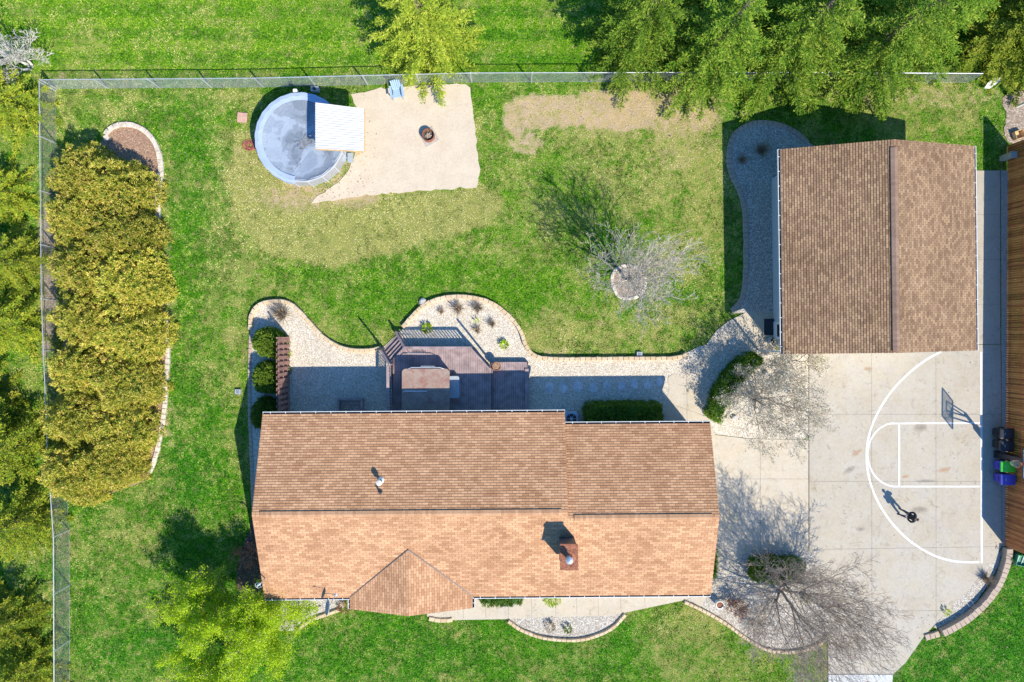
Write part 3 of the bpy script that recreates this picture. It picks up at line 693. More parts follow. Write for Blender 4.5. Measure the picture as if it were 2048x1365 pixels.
HA = .0067; cH, sH = math.cos(HA), math.sin(HA)
def hh(u, v, z=0): return Vector((u * cH - v * sH, u * sH + v * cH, z))
HX0, HX1, HYS, HY1, HY2, HXM, HHE, HP = -14.296, 11.636, -15.223, -4.527, -5.234, 3.197, 3.15, .317
house = thing('house', 'long single storey house with tan orange shingle roof, front gable and chimney', 'house', hh(-1, -10, 0))
def make_house():
    RY1, RY2 = (HYS + HY1) / 2, (HYS + HY2) / 2; RZ1 = HHE + HP * (HY1 - HYS) / 2; RZ2 = HHE + HP * (HY2 - HYS) / 2
    # walls
    ov = .5; mb = MB()
    fp = [(HX0 + .35, HYS + ov), (HX1 - .35, HYS + ov), (HX1 - .35, HY2 - ov), (HXM - .35, HY2 - ov), (HXM - .35, HY1 - ov), (HX0 + .35, HY1 - ov)]
    W = [hh(*p) for p in fp]
    for i in range(6):
        a, b = W[i], W[(i + 1) % 6]; mb.face([(a.x, a.y, -.05), (b.x, b.y, -.05), (b.x, b.y, HHE - .02), (a.x, a.y, HHE - .02)])
    for x, ry, rz, y1 in ((HX0 + .35, RY1, RZ1, HY1), (HX1 - .35, RY2, RZ2, HY2)):
        mb.face([hh(x, HYS + ov, HHE - .02), hh(x, y1 - ov, HHE - .02), hh(x, ry, rz - .12)])
    wall = mb.build('wall', 'siding', house)
    # windows and doors on the walls
    def opening(u0, u1, v, z0, z1, nm, mat, s):
        f = MB(); yy = v + s * .03
        f.box(hh((u0 + u1) / 2, yy, (z0 + z1) / 2), (u1 - u0, .05, z1 - z0), HA)
        o = f.build(nm, 'white_metal', wall)
        q = MB(); q.box(hh((u0 + u1) / 2, yy + s * .028, (z0 + z1) / 2), (u1 - u0 - .14, .02, z1 - z0 - .14), HA); q.build('pane' if nm == 'window' else 'panel', mat, o)
    for u0, u1 in ((-12.5, -10.8), (-1.2, 1.2), (5, 6.6)): opening(u0, u1, HYS + ov, 1.0, 2.2, 'window', 'glass_dark', -1)
    opening(2.4, 3.4, HYS + ov, .1, 2.2, 'door', 'brick_wall', -1)
    opening(-6.2, -4.2, HY1 - ov, .75, 2.75, 'door', 'glass_dark', 1)
    opening(-12, -10.5, HY1 - ov, 1.2, 2.3, 'window', 'glass_dark', 1); opening(5.5, 7, HY2 - ov, 1.2, 2.3, 'window', 'glass_dark', 1)
    # main roof
    r = MB()
    slope(r, hh(HX0, HYS, HHE), hh(HX1, HYS, HHE), hh(HX1, RY2, RZ2), hh(HX0, RY2, RZ2))
    slope(r, hh(HXM, HY1, HHE), hh(HX0, HY1, HHE), hh(HX0, RY1, RZ1), hh(HXM, RY1, RZ1))
    slope(r, hh(HX0, RY2, RZ2), hh(HXM, RY2, RZ2), hh(HXM, RY1, RZ1), hh(HX0, RY1, RZ1))
    slope(r, hh(HX1, HY2, HHE), hh(HXM, HY2, HHE), hh(HXM, RY2, RZ2), hh(HX1, RY2, RZ2), u0=.1)
    r.face([hh(HXM, HY1, HHE), hh(HXM, RY1, RZ1), hh(HXM, RY2, RZ2), hh(HXM, HY2, HHE)], 0)
    t = Vector((0, 0, .16))      # soffit
    for q in ([hh(HX0, HYS, HHE), hh(HX1, HYS, HHE), hh(HX1, RY2, RZ2), hh(HX0, RY2, RZ2)], [hh(HX0, HY1, HHE), hh(HXM, HY1, HHE), hh(HXM, RY1, RZ1), hh(HX0, RY1, RZ1)], [hh(HXM, HY2, HHE), hh(HX1, HY2, HHE), hh(HX1, RY2, RZ2), hh(HXM, RY2, RZ2)]):
        r.face([p - t for p in q], 1)
    def fascia(a, b): r.face([a, b, b - t, a - t], 1)
    for a, b in ((hh(HX0, HYS, HHE), hh(HX1, HYS, HHE)), (hh(HX0, HY1, HHE), hh(HXM, HY1, HHE)), (hh(HXM, HY2, HHE), hh(HX1, HY2, HHE)), (hh(HX0, HYS, HHE), hh(HX0, RY1, RZ1)), (hh(HX0, RY1, RZ1), hh(HX0, HY1, HHE)), (hh(HX1, HYS, HHE), hh(HX1, RY2, RZ2)), (hh(HX1, RY2, RZ2), hh(HX1, HY2, HHE))): fascia(a, b)
    # small front gable, its ridge running into the south slope
    e0 = g(700, 1197, HHE); e1 = g(945, 1197, HHE); u0_, u1_ = e0.x + HYS * sH, e1.x + HYS * sH
    gl, gr = u0_, u1_; gm = (gl + gr) / 2; yf = HYS - .66; apv = HYS + 3.1; gz = HHE + HP * 3.1
    e = .02
    slope(r, hh(gl, HYS + .02, HHE + e), hh(gl, yf, HHE + e), hh(gm, yf, gz + e), hh(gm, apv, gz + e))
    slope(r, hh(gr, yf, HHE + e), hh(gr, HYS + .02, HHE + e), hh(gm, apv, gz + e), hh(gm, yf, gz + e))
    r.face([hh(gl, yf + .45, HHE), hh(gr, yf + .45, HHE), hh(gm, yf + .45, gz - .05)], 1)
    for a, b in ((hh(gl, yf, HHE), hh(gm, yf, gz)), (hh(gm, yf, gz), hh(gr, yf, HHE))): fascia(a, b)
    roof = r.build('roof', ['house_shingle', 'white_metal'], house)
    # valley flashing
    v = MB()
    for a, b in ((hh(gl, HYS + .05, HHE + .03), hh(gm, apv + .02, gz + .05)), (hh(gr, HYS + .05, HHE + .03), hh(gm, apv + .02, gz + .05))): v.bar(a, b, .05, .02)
    v.build('valley_flashing', 'flashing', roof)
    # ridge vents
    for x0, x1, ry, rz in ((HX0 + .45, HXM - .35, RY1, RZ1), (HXM + .35, HX1 - .4, RY2, RZ2)):
        c = MB()
        n = int((x1 - x0) / .16)
        for i in range(n):
            xa, xb = x0 + (x1 - x0) * i / n, x0 + (x1 - x0) * (i + 1) / n
            for s in (-1, 1):
                uvv = [(0, i * .16 + .01), (0, i * .16 + .15), (.3, i * .16 + .15), (.3, i * .16 + .01)]
                c.face([hh(xa, ry, rz + .06), hh(xb, ry, rz + .06), hh(xb, ry + s * .17, rz + .015), hh(xa, ry + s * .17, rz + .015)], 0, uvv)
        for s in (-1, 1): c.face([hh(x0, ry + s * .17, rz + .015), hh(x1, ry + s * .17, rz + .015), hh(x1, ry + s * .17, rz - .07), hh(x0, ry + s * .17, rz - .07)], 1)
        c.build('ridge_vent', ['ridge_shingle', 'vent_edge'], roof)
    # hip cap on gable ridge
    # gutters
    for a, b, o in ((hh(HX0, HYS, HHE), hh(gl - .02, HYS, HHE), (0, -1, 0)), (hh(gr + .02, HYS, HHE), hh(HX1, HYS, HHE), (0, -1, 0)), (hh(HX0, HY1, HHE), hh(HXM, HY1, HHE), (0, 1, 0)), (hh(HXM + .02, HY2, HHE), hh(HX1, HY2, HHE), (0, 1, 0)), (hh(gl, HYS - .1, HHE), hh(gl, yf, HHE), (-1, 0, 0)), (hh(gr, HYS - .1, HHE), hh(gr, yf, HHE), (1, 0, 0))):
        m = MB(); gutter(m, a, b, hh(*o)); m.build('gutter', ['white_metal', 'gutter_dark'], roof)
    def rz_at(P):     # roof height under a world point
        v_ = P.y * cH - P.x * sH
        return min(HHE + HP * (v_ - HYS), RZ1) if v_ < RY1 else HHE + HP * (HY1 - v_)
    # chimney
    ct = 5.75; a, b = g(1120, 1088, ct), g(1156, 1140, ct); cx, cy = (a.x + b.x) / 2, (a.y + b.y) / 2; wx, wy = b.x - a.x, a.y - b.y
    m = MB(); m.box((cx, cy, ct - .75), (wx - .14, wy - .14, 1.5), HA); ch = m.build('chimney', 'flashing', roof)
    m = MB(); m.box((cx, cy, ct + .02), (wx, wy, .07), HA); m.lathe((cx, cy, ct + .05), [(.38, .01), (.2, .05), (.16, .1)], 20); bevel(m.build('cap', 'rust', ch), .01)
    m = MB(); m.tube((cx - .03, cy, ct), (cx - .03, cy, ct + .52), .14, n=20); m.lathe((cx - .03, cy, ct + .5), [(.2, 0), (.2, .1), (.12, .16), (.02, .2)], 20); m.build('flue', 'galvanised', ch, smooth=False)
    # vent pipes
    for px, py, rr, h_, mt in ((762, 962, .10, .55, 'white_metal'), (761, 984, .07, .35, 'flashing')):
        q = g(px, py, 4.9); z = rz_at(q); q = g(px, py, z)
        m = MB(); m.tube((q.x, q.y, z - .1), (q.x, q.y, z + h_), rr * .8, n=16); m.lathe((q.x, q.y, z), [(rr * 2.2, .0), (rr * 1.1, .16)], 16)
        if mt == 'white_metal': m.lathe((q.x, q.y, z + h_), [(rr * 1.5, -.12), (rr * 1.5, .02), (0, .08)], 16)
        m.build('vent_pipe', mt, roof)
    # electric mast
    b0 = g(533, 1155, 3.4); m = MB()
    m.tube((b0.x, b0.y, 3.2), (b0.x, b0.y, 4.3), .035, n=8)
    m.lathe((b0.x, b0.y, 3.45), [(.16, 0), (.05, .1)], 12); m.tube((b0.x, b0.y, 4.3), (b0.x - .15, b0.y - .1, 4.45), .07, .05, n=8)
    pv = Vector((b0.x - .1, b0.y, 4.25))
    for k in range(8):
        aa = k * .9; nx = Vector((b0.x - .35 + .2 * math.cos(aa), b0.y - .35 + .2 * math.sin(aa), 3.9 - k * .06)); m.tube(pv, nx, .012, n=5); pv = nx
    m.build('service_mast', 'galvanised', roof)
make_house()

# garage
GA = .0181; cG, sG = math.cos(GA), math.sin(GA); GC = (21.2805, 4.859); GL, GW, GHE, GHR = 5.889, 5.596, 3.35, 4.9
def gg(u, v, z=0): return Vector((GC[0] + u * cG - v * sG, GC[1] + u * sG + v * cG, z))
garage = thing('garage', 'detached garage with dark brown shingle gable roof behind the driveway', 'garage', gg(0, 0, 0))
def make_garage():
    m = MB(); ov = .85; P = [(-GW + ov, -GL + .35), (GW - ov, -GL + .35), (GW - ov, GL - .9), (-GW + ov, GL - .9)]
    W = [gg(*p) for p in P]
    for i in range(4):
        a, b = W[i], W[(i + 1) % 4]; m.face([(a.x, a.y, -.05), (b.x, b.y, -.05), (b.x, b.y, GHE - .1), (a.x, a.y, GHE - .1)])
    for v in (-GL + .35, GL - .9): m.face([gg(-GW + ov, v, GHE - .1), gg(GW - ov, v, GHE - .1), gg(0, v, GHR - .15)])
    wall = m.build('wall', 'siding', garage)
    d = MB(); d.box(gg(0, -GL + .33, 1.25), (4.9, .05, 2.4), GA); gd = d.build('garage_door', 'white_metal', wall)
    d = MB()
    for k in range(3): d.box(gg(0, -GL + .30, .7 + k * .55), (4.8, .012, .03), GA)
    d.build('panel_groove', 'gutter_dark', gd)
    # side door on the west wall
    ww = -GW + ov - .03; yv = -GL + 1.35
    d = MB(); d.box(gg(ww, yv, 1.1), (.06, 1.1, 2.2), GA); dd = d.build('side_door', 'white_metal', wall)
    d = MB(); d.box(gg(ww - .04, yv, 1.35), (.02, .75, 1.2), GA); d.build('pane', 'glass_dark', dd)
    r = MB()
    slope(r, gg(-GW, GL, GHE), gg(-GW, -GL, GHE), gg(0, -GL, GHR), gg(0, GL, GHR), lift=.022)
    slope(r, gg(GW, -GL, GHE), gg(GW, GL, GHE), gg(0, GL, GHR), gg(0, -GL, GHR), lift=.022)
    t = Vector((0, 0, .18))
    for s in (-1, 1):
        r.face([gg(s * GW, -GL, GHE) - t, gg(s * GW, GL, GHE) - t, gg(0, GL, GHR) - t, gg(0, -GL, GHR) - t], 1)
        r.face([gg(s * GW, -GL, GHE), gg(s * GW, GL, GHE), gg(s * GW, GL, GHE) - t, gg(s * GW, -GL, GHE) - t], 1)
        for v in (-GL, GL): r.face([gg(s * GW, v, GHE), gg(0, v, GHR), gg(0, v, GHR) - t, gg(s * GW, v, GHE) - t], 1)
    roof = r.build('roof', ['garage_shingle', 'white_metal'], garage)
    for s in (-1, 1):
        q = MB(); gutter(q, gg(s * GW, -GL, GHE), gg(s * GW, GL, GHE), (s, 0, 0)); q.build('gutter', ['white_metal', 'gutter_dark'], roof)
    c = MB(); n = 70; v0, v1 = -GL + .1, GL - .45
    for i in range(n):
        a, b = v0 + (v1 - v0) * i / n, v0 + (v1 - v0) * (i + 1) / n
        for s in (-1, 1): c.face([gg(0, a, GHR + .09), gg(0, b, GHR + .09), gg(s * .19, b, GHR + .035), gg(s * .19, a, GHR + .035)], 0, [(0, i * .16 + .01), (0, i * .16 + .15), (.3, i * .16 + .15), (.3, i * .16 + .01)])
    for s in (-1, 1): c.face([gg(s * .19, v0, GHR + .035), gg(s * .19, v1, GHR + .035), gg(s * .19, v1, GHR - .07), gg(s * .19, v0, GHR - .07)], 1)
    for v in (v0, v1): c.face([gg(-.19, v, GHR + .035), gg(0, v, GHR + .09), gg(.19, v, GHR + .035), gg(.19, v, GHR - .07), gg(-.19, v, GHR - .07)], 1)
    c.build('ridge_vent', ['garage_ridge_shingle', 'vent_edge'], roof)
    # downspout
    q = MB(); a = gg(-GW - .02, -GL + .12, 0); q.box((a.x - .1, a.y, 1.65), (.09, .07, 3.1)); q.build('downspout', 'white_metal', garage)
make_garage()
# at the garage side door: step, mat and planter box
def entry():
    a = g(1547, 655); m = MB(); m.box((a.x - .35, a.y, .11), (.72, 1.25, .1)); bevel(m.build('door_step', 'concrete_walk', origin=(a.x - .35, a.y, 0)), .02)
    tag(COL.objects[-1], 'low concrete step at the side door of the garage', 'step')
    m = MB(); m.box((a.x - .35, a.y + .02, .175), (.62, 1.02, .025)); o = m.build('door_mat', 'mat_dark', origin=(a.x - .35, a.y, .16)); tag(o, 'dark rubber mat on the step at the garage side door', 'mat')
    b = g(1546, 681); t = thing('planter_box', 'grey planter box beside the garage side door', 'planter', (b.x, b.y, .06))
    m = MB()
    for dx, dy, sx, sy in ((0, .16, .75, .04), (0, -.16, .75, .04), (.355, 0, .04, .28), (-.355, 0, .04, .28)): m.box((dx, dy, .2), (sx, sy, .36))
    m.build('box', 'grey_plastic', t, world=False); m = MB(); m.box((0, 0, .15), (.67, .28, .2)); m.build('soil_fill', 'soil', t, world=False)
entry()

# satellite dish
def dish():
    b = g(672, 1190, 3.2); t = thing('satellite_dish', 'grey oval satellite dish on an arm above the front gutter', 'satellite dish', b)
    c = Vector((-.28, -.42, .75)); ax = Vector((.55, -.62, .56)).normalized()
    ax = Vector((-.72, .12, .42)).normalized(); x = ax.orthogonal().normalized(); y = ax.cross(x); m = MB(); n = 28
    x = Vector((0, 1, 0)) - ax * ax.y; x.normalize(); y = ax.cross(x)
    def P(r, k, dz): a = 2 * math.pi * k / n; return c + x * math.cos(a) * r * .44 + y * math.sin(a) * r * .36 + ax * dz
    for r0, r1, d0, d1 in ((0, .4, -.06, -.05), (.4, .75, -.05, -.02), (.75, 1, -.02, .02)):
        for k in range(n):
            m.face([P(r0, k, d0), P(r1, k, d1), P(r1, k + 1, d1), P(r0, k + 1, d0)]); m.face([P(r0, k + 1, d0 - .02), P(r1, k + 1, d1 - .02), P(r1, k, d1 - .02), P(r0, k, d0 - .02)])
    for k in range(n): m.face([P(1, k, .02), P(1, k + 1, .02), P(1, k + 1, 0), P(1, k, 0)])
    m.build('reflector', 'dish_grey', t, world=False)
    m = MB(); f = c + ax * .42 + Vector((0, .2, .2)); m.tube(c - ax * .08, (0, .05, .05), .025, n=8); m.tube(c - x * -.4, f, .014, n=8); m.build('arm', 'galvanised', t, world=False)
    m = MB(); m.tube(f - ax * -.02, f - ax * .1, .045, .035, n=10); m.build('receiver', 'black_plastic', t, world=False)
    m = MB(); m.box((0, .05, .03), (.22, .22, .05)); m.build('mount', 'galvanised', t, world=False)
dish()

# ------------------------------------------------------------------ chain link fences
def chain_fence(label, pix, hgt=1.42, step=3.28):
    P = [g(*p) for p in pix]; t = thing('chain_link_fence', label, 'fence', P[0], group='chain link fences round the back garden')
    rail = MB(); mesh = MB()
    S = []; total = 0
    for a, b in zip(P, P[1:]):
        d = (b - a).normalized(); L = (b - a).length; z = Vector((0, 0, 1))
        rail.tube(a + z * hgt, b + z * hgt, .027, n=8)
        k = max(1, round(L / step))
        for i in range(k):
            q = a + d * (L * i / k); m = MB(); m.tube(q - z * .05, q + z * (hgt + .02), .05, n=8); m.lathe(q + z * (hgt + .02), [(.032, 0), (.02, .03), (0, .04)], 8); m.build('fence_post', 'galvanised', t)
        sp = .085; n = int((L + hgt) / sp); r = .0032
        for i in range(n):
            for sgn in (1, -1):
                s0 = i * sp - hgt; s1 = s0 + hgt; z0, z1 = (0, hgt) if sgn > 0 else (hgt, 0)
                a0, a1 = max(s0, 0), min(s1, L)
                if a1 <= a0: continue
                q0 = z0 + (z1 - z0) * (a0 - s0) / hgt; q1 = z0 + (z1 - z0) * (a1 - s0) / hgt
                p0 = a + d * a0; p1 = a + d * a1
                S.append((p0.x - t.location.x, p0.y - t.location.y, q0 + .02, p1.x - t.location.x, p1.y - t.location.y, q1 + .02, r, r))
        S.append((*(a - t.location + z * .04), *(b - t.location + z * .04), .006, .006))
    q = P[-1]; m = MB(); m.tube(q, q + Vector((0, 0, hgt + .02)), .034, n=8); m.build('fence_post', 'galvanised', t)
    rail.build('top_rail', 'galvanised', t); segs_mesh('wire_mesh', S, 'galvanised', t, 3)
chain_fence('galvanised chain link fence along the north side of the garden, beneath the spruces', [(113, 178), (527, 175), (943, 165), (1300, 164), (1620, 164), (1932, 166)])
chain_fence('galvanised chain link fence along the west side of the garden, behind the long hedge', [(112, 182), (116, 600), (128, 900), (139, 1060), (141, 1500)])

# tall cedar fence on the east side
def wood_fence():
    a, b = g(2014, 292), g(2014, 1091); t = thing('wooden_fence', 'tall reddish cedar board fence east of the driveway', 'fence', (a.x, (a.y + b.y) / 2, 0))
    H = 2.36; L = a.y - b.y; n = int(L / .145); m = MB()
    for i in range(n):
        y = b.y + (i + .5) * L / n; m.box((a.x + random.uniform(0, .012), y, H / 2 + .03), (.022, L / n - .014, H), a=random.random())
    m.build('board_panel', 'fence_wood', t)
    m = MB()
    for z in (.35, 1.2, 2.05): m.box((a.x + .055, (a.y + b.y) / 2, z), (.045, L, .1), a=.5)
    m.build('rail', 'fence_wood', t)
    for k in range(11):
        m = MB(); m.box((a.x + .13, b.y + .06 + (L - .12) * k / 10, H / 2), (.1, .1, H), a=.3); m.build('fence_post', 'fence_wood', t)
wood_fence()

# ------------------------------------------------------------------ deck
DZ = .62
def make_deck():
    t = thing('deck', 'raised plum stained wooden deck behind the house with railing and a lower step', 'deck', g(900, 770))
    def plank_area(pix, z, x0, x1, y0f, y1, nm):
        """boards run north-south"""
        m = MB(); n = int((x1 - x0) * 1 / (4.5)); 
        bm = MB(); w = .14
        A = [g(*p) for p in pix]; xs = [p.x for p in A]; X = min(xs)
        while X < max(xs) - .03:
            xe = min(X + w, max(xs))
            def top(x):     # north edge of the outline at x
                best = -99
                for p, q in zip(A, A[1:] + A[:1]):
                    if min(p.x, q.x) - 1e-6 <= x <= max(p.x, q.x) + 1e-6 and abs(p.x - q.x) > 1e-6:
                        best = max(best, p.y + (q.y - p.y) * (x - p.x) / (q.x - p.x))
                return best
            ya, yb = top(X + .001), top(xe - .001); y0 = g(900, 848).y
            for f in ([(X, y0, z), (xe - .012, y0, z), (xe - .012, yb, z), (X, ya, z)],
                      [(X, y0, z - .03), (X, y0, z), (X, ya, z), (X, ya, z - .03)], [(xe - .012, y0, z), (xe - .012, y0, z - .03), (xe - .012, yb, z - .03), (xe - .012, yb, z)],
                      [(X, ya, z - .03), (X, ya, z), (xe - .012, yb, z), (xe - .012, yb, z - .03)]): bm.face(f)
            X = xe
        bm.build(nm, 'deck_wood', t)
        s = MB(); s.poly([(p.x, p.y) for p in A], -.03, z - .035); return s.build('skirting', 'deck_gap', t)
    plank_area([(787, 720), (812, 693), (944, 693), (984, 736), (984, 848), (787, 848)], DZ, 787, 984, 0, 0, 'deck_board')
    plank_area([(987, 724), (1056, 724), (1056, 848), (987, 848)], DZ - .2, 987, 1056, 0, 0, 'lower_deck_board')
    m = MB(); a, b = g(1053, 737), g(1053, 848); m.bar((a.x, a.y, DZ - .13), (b.x, b.y, DZ - .13), .24, .04); m.build('step_tread', 'deck_wood', t)
    m = MB(); a, b = g(985.5, 738), g(985.5, 848); m.bar((a.x, a.y, DZ - .1), (b.x, b.y, DZ - .1), .03, .2); m.build('riser', 'deck_wood', t)
    # railings
    def railing(a, b, z0, z1, cap=.15, end_posts=True):
        r = MB(); A, B = g(*a), g(*b); d = (B - A).normalized(); L = (B - A).length
        r.bar((A.x, A.y, z1), (B.x, B.y, z1 if not isinstance(z1, tuple) else z1[1]), cap, .04)
        r.bar((A.x, A.y, z0 + .1), (B.x, B.y, z0 + .1), .04, .08); r.bar((A.x, A.y, z1 - .08), (B.x, B.y, z1 - .08), .04, .08)
        n = int(L / .19)
        for i in range(n): p = A + d * (L * (i + .5) / n); r.box((p.x, p.y, (z0 + z1) / 2), (.085, .03, z1 - z0 - .1), math.atan2(d.y, d.x))
        for p in (A, B): r.box((p.x, p.y, (z1) / 2), (.09, .09, z1 - .02), math.atan2(d.y, d.x))
        r.build('railing', 'deck_wood', t)
    railing((815, 695), (944, 695), DZ, DZ + .95); railing((944, 695), (980, 735), DZ, DZ + .95, .08)
    railing((785, 729), (786, 845), DZ, DZ + .95, .17)
    # stairs down to the north-west
    A, B = g(788, 727), g(817, 694); C, D = g(766, 697), g(797, 665)
    n = 5
    for i in range(n):
        f0, f1 = i / n, (i + .86) / n; z = DZ - (i + .6) * DZ / n
        p, q = A.lerp(C, (f0 + f1) / 2), B.lerp(D, (f0 + f1) / 2); m = MB(); m.bar((p.x, p.y, z), (q.x, q.y, z), (C - A).length / n * .62, .04); m.build('stair_tread', 'deck_wood', t)
    for P, Q in ((A, C), (B, D)):
        s = MB(); s.bar((P.x, P.y, DZ - .1), (Q.x, Q.y, .05), .05, .24); s.build('stringer', 'deck_wood', t)
        r = MB(); r.bar((P.x, P.y, DZ + .95), (Q.x, Q.y, .95), .13, .04); r.box((Q.x, Q.y, .48), (.09, .09, .95), .8); r.box((P.x, P.y, .8), (.09, .09, 1.5), .8)
        for k in range(1, 6): e = P.lerp(Q, k / 6); r.box((e.x, e.y, .75 + DZ * (1 - k / 6) - .2), (.035, .035, .75), .8)
        r.bar((P.x, P.y, DZ + .15), (Q.x, Q.y, .18), .04, .06); r.build('stair_railing', 'deck_wood', t)
    # grab bar beside the tub
    m = MB(); a, b = g(822, 705), g(852, 706); z = DZ + .9
    m.tube((a.x, a.y, z), (b.x, b.y, z), .018, n=6); m.tube((a.x, a.y, DZ), (a.x, a.y, z), .018, n=6); m.tube((b.x, b.y, DZ), (b.x, b.y, z), .018, n=6); m.build('grab_bar', 'galvanised', t)
make_deck()
for px, py, h_, lb in ((984, 726, 3.5, 'tall thin dark pole standing at the north-east corner of the deck'), (768, 698, 2.5, 'thin dark pole at the foot of the deck stairs beside the lawn')):
    a = g(px, py); m = MB(); m.tube((a.x, a.y, 0), (a.x, a.y, h_), .07, .06, n=10); m.lathe((a.x, a.y, h_), [(.03, 0), (.045, .03), (.0, .09)], 10); m.tube((a.x, a.y, h_ * .9), (a.x + .16, a.y + .05, h_ * .92), .012, n=6)
    o = m.build('lamp_hook_pole', 'flashing', origin=(a.x, a.y, 0)); tag(o, lb, 'pole')

def rounded(cx, cy, sx, sy, r, n=6):
    P = []
    for qx, qy, a0 in ((1, 1, 0), (-1, 1, 90), (-1, -1, 180), (1, -1, 270)):
        for k in range(n + 1): a = R_(a0 + 90 * k / n); P.append((cx + qx * (sx / 2 - r) + r * math.cos(a), cy + qy * (sy / 2 - r) + r * math.sin(a)))
    return P
def hot_tub():
    TZ = DZ + 1.0; a, b = g(804, 738, TZ), g(899, 828, TZ); cx, cy = (a.x + b.x) / 2, (a.y + b.y) / 2; sx, sy = b.x - a.x, a.y - b.y
    t = thing('hot_tub', 'square hot tub with a brown folding cover on the deck', 'hot tub', (cx, cy, DZ))
    m = MB(); m.poly(rounded(cx, cy, sx - .08, sy - .08, .2), DZ, TZ - .07); m.build('cabinet', 'tub_cabinet', t)
    for s in (1, -1):
        m = MB(); P = rounded(cx, cy + s * (sy / 4 + .002), sx, sy / 2 - .012, .0001)
        P = [p for p in rounded(cx, cy, sx, sy, .24) if (p[1] - cy) * s > 0]
        e = [(cx + sx / 2, cy + s * .008), (cx - sx / 2, cy + s * .008)]
        P = (e[:1] + P + e[1:]) if s > 0 else (e[1:] + P + e[:1])
        m.poly(P, TZ - .07, TZ + .03); m.build('cover_half', 'tub_cover', t)
    m = MB(); m.box((cx - sx * .22, cy + .015, TZ + .045), (sx * .5, .05, .02)); m.build('hinge_strip', 'white_metal', t)
    m = MB(); y = cy + sy / 2 + .08
    m.tube((cx - sx * .38, y - .1, TZ), (cx - sx * .3, y, TZ + .08), .025, n=8); m.tube((cx - sx * .3, y, TZ + .08), (cx + sx * .3, y, TZ + .08), .03, n=8); m.tube((cx + sx * .3, y, TZ + .08), (cx + sx * .4, y - .1, TZ), .025, n=8); m.tube((cx - sx * .1, y + .08, TZ + .1), (cx + sx * .2, y + .08, TZ + .1), .02, n=8)
    m.build('cover_lifter', 'galvanised', t)
    c = g(908, 775, DZ + .5); t2 = thing('tub_steps', 'pale grey plastic steps beside the hot tub', 'steps', (c.x, c.y, DZ))
    m = MB(); m.poly(rounded(c.x, c.y, .62, 1.35, .12), DZ, DZ + .45); m.build('upper_tread', 'grey_plastic', t2)
hot_tub()
def pot(px, py, r, h, mat, fill, label, z=0, name='flower_pot'):
    a = g(px, py, z + h); t = thing(name, label, 'plant pot', (a.x, a.y, z)); m = MB()
    m.lathe((0, 0, 0), [(0, 0), (r * .75, 0), (r * .98, h * .8), (r * 1.0, h), (r * .86, h), (r * .84, h * .85)], 24); m.build('pot_wall', mat, t, world=False)
    m = MB(); m.lathe((0, 0, 0), [(r * .85, h * .84), (r * .4, h * .9), (0, h * .88)], 16); m.build('soil_fill', fill, t, world=False)
    return t
def barrel():
    t = pot(993, 733, .27, .4, 'terracotta', 'mulch', 'round brown pot of dry soil on the corner of the lower deck', DZ - .2)
barrel()
pot(1440, 1211, .24, .5, 'white_metal', 'rust', 'tall round white pot by the south-east corner of the house')

def shadowbox():
    a, b = g(580, 676), g(577, 850); t = thing('privacy_screen', 'reddish board on board privacy screen between shrubs and gravel yard', 'fence', (a.x, (a.y + b.y) / 2, 0))
    L = a.y - b.y; H = 2.0; n = 16
    for k, dx in ((0, 0), (1, -.11)):
        for i in range(n):
            y = a.y - (i + .5 + k * .5) * L / n; m = MB(); m.box((a.x + dx, y, H / 2 + .05), (.022, L / n * .60, H)); m.build('board', 'screen_wood', t)
    m = MB()
    for z in (.35, 1.1, 1.85): m.box((a.x - .055, (a.y + b.y) / 2, z), (.08, L, .09))
    m.build('rail', 'screen_wood', t)
    for f in (0.0, .5, 1): m = MB(); m.box((a.x - .055, a.y - L * f, H / 2 + .06), (.1, .1, H + .1)); m.build('fence_post', 'screen_wood', t)
shadowbox()
def well():
    c = g(704, 815); t = thing('window_well_box', 'dark wooden box with slatted cover against the north wall of the house', 'planter box', (c.x, c.y, 0))
    m = MB(); w, d, h = 1.55, 1.1, .5
    for dx, dy, sx, sy in ((0, d / 2, w, .12), (-w / 2 + .06, -.05, .12, d), (w / 2 - .06, -.05, .12, d)): m.box((dx, dy, h), (sx, sy, .06))
    m.build('cap_board', 'deck_wood', t, world=False)
    m = MB()
    for dx in (-w / 2 + .04, w / 2 - .04):
        m.box((dx, 0, h / 2), (.04, d, h - .06))
    m.box((0, d / 2 - .02, h / 2), (w - .1, .04, h - .06)); m.build('side_board', 'deck_wood', t, world=False)
    for k in range(4): m = MB(); m.box((0, d / 2 - .22 - k * .1, h - .1 - k * .03), (w - .3, .04, .03)); m.build('slat', 'deck_wood', t, world=False)
well()
def ac():
    c = g(1143, 838, .75); t = thing('air_conditioner', 'pale square outdoor air conditioning unit beneath the roof step', 'air conditioner', (c.x, c.y, 0))
    m = MB(); m.poly(rounded(0, 0, .78, .78, .08), .08, .72); m.build('casing', 'sky_blue_plastic', t, world=False)
    m = MB(); m.lathe((0, 0, .725), [(.31, 0), (.31, .012), (0, .014)], 24); m.build('fan_opening', 'black_plastic', t, world=False)
    m = MB()
    for k in range(6): m.tube((0, 0, .75), (.3 * math.cos(k * math.pi / 3), .3 * math.sin(k * math.pi / 3), .75), .012, n=6)
    m.lathe((0, 0, .745), [(.1, 0), (.08, .03), (0, .03)], 12); m.build('fan_guard', 'sky_blue_plastic', t, world=False)
    m = MB(); m.box((0, 0, .06), (.9, .9, .06)); m.build('base_pad', 'concrete_edge', t, world=False)
ac()
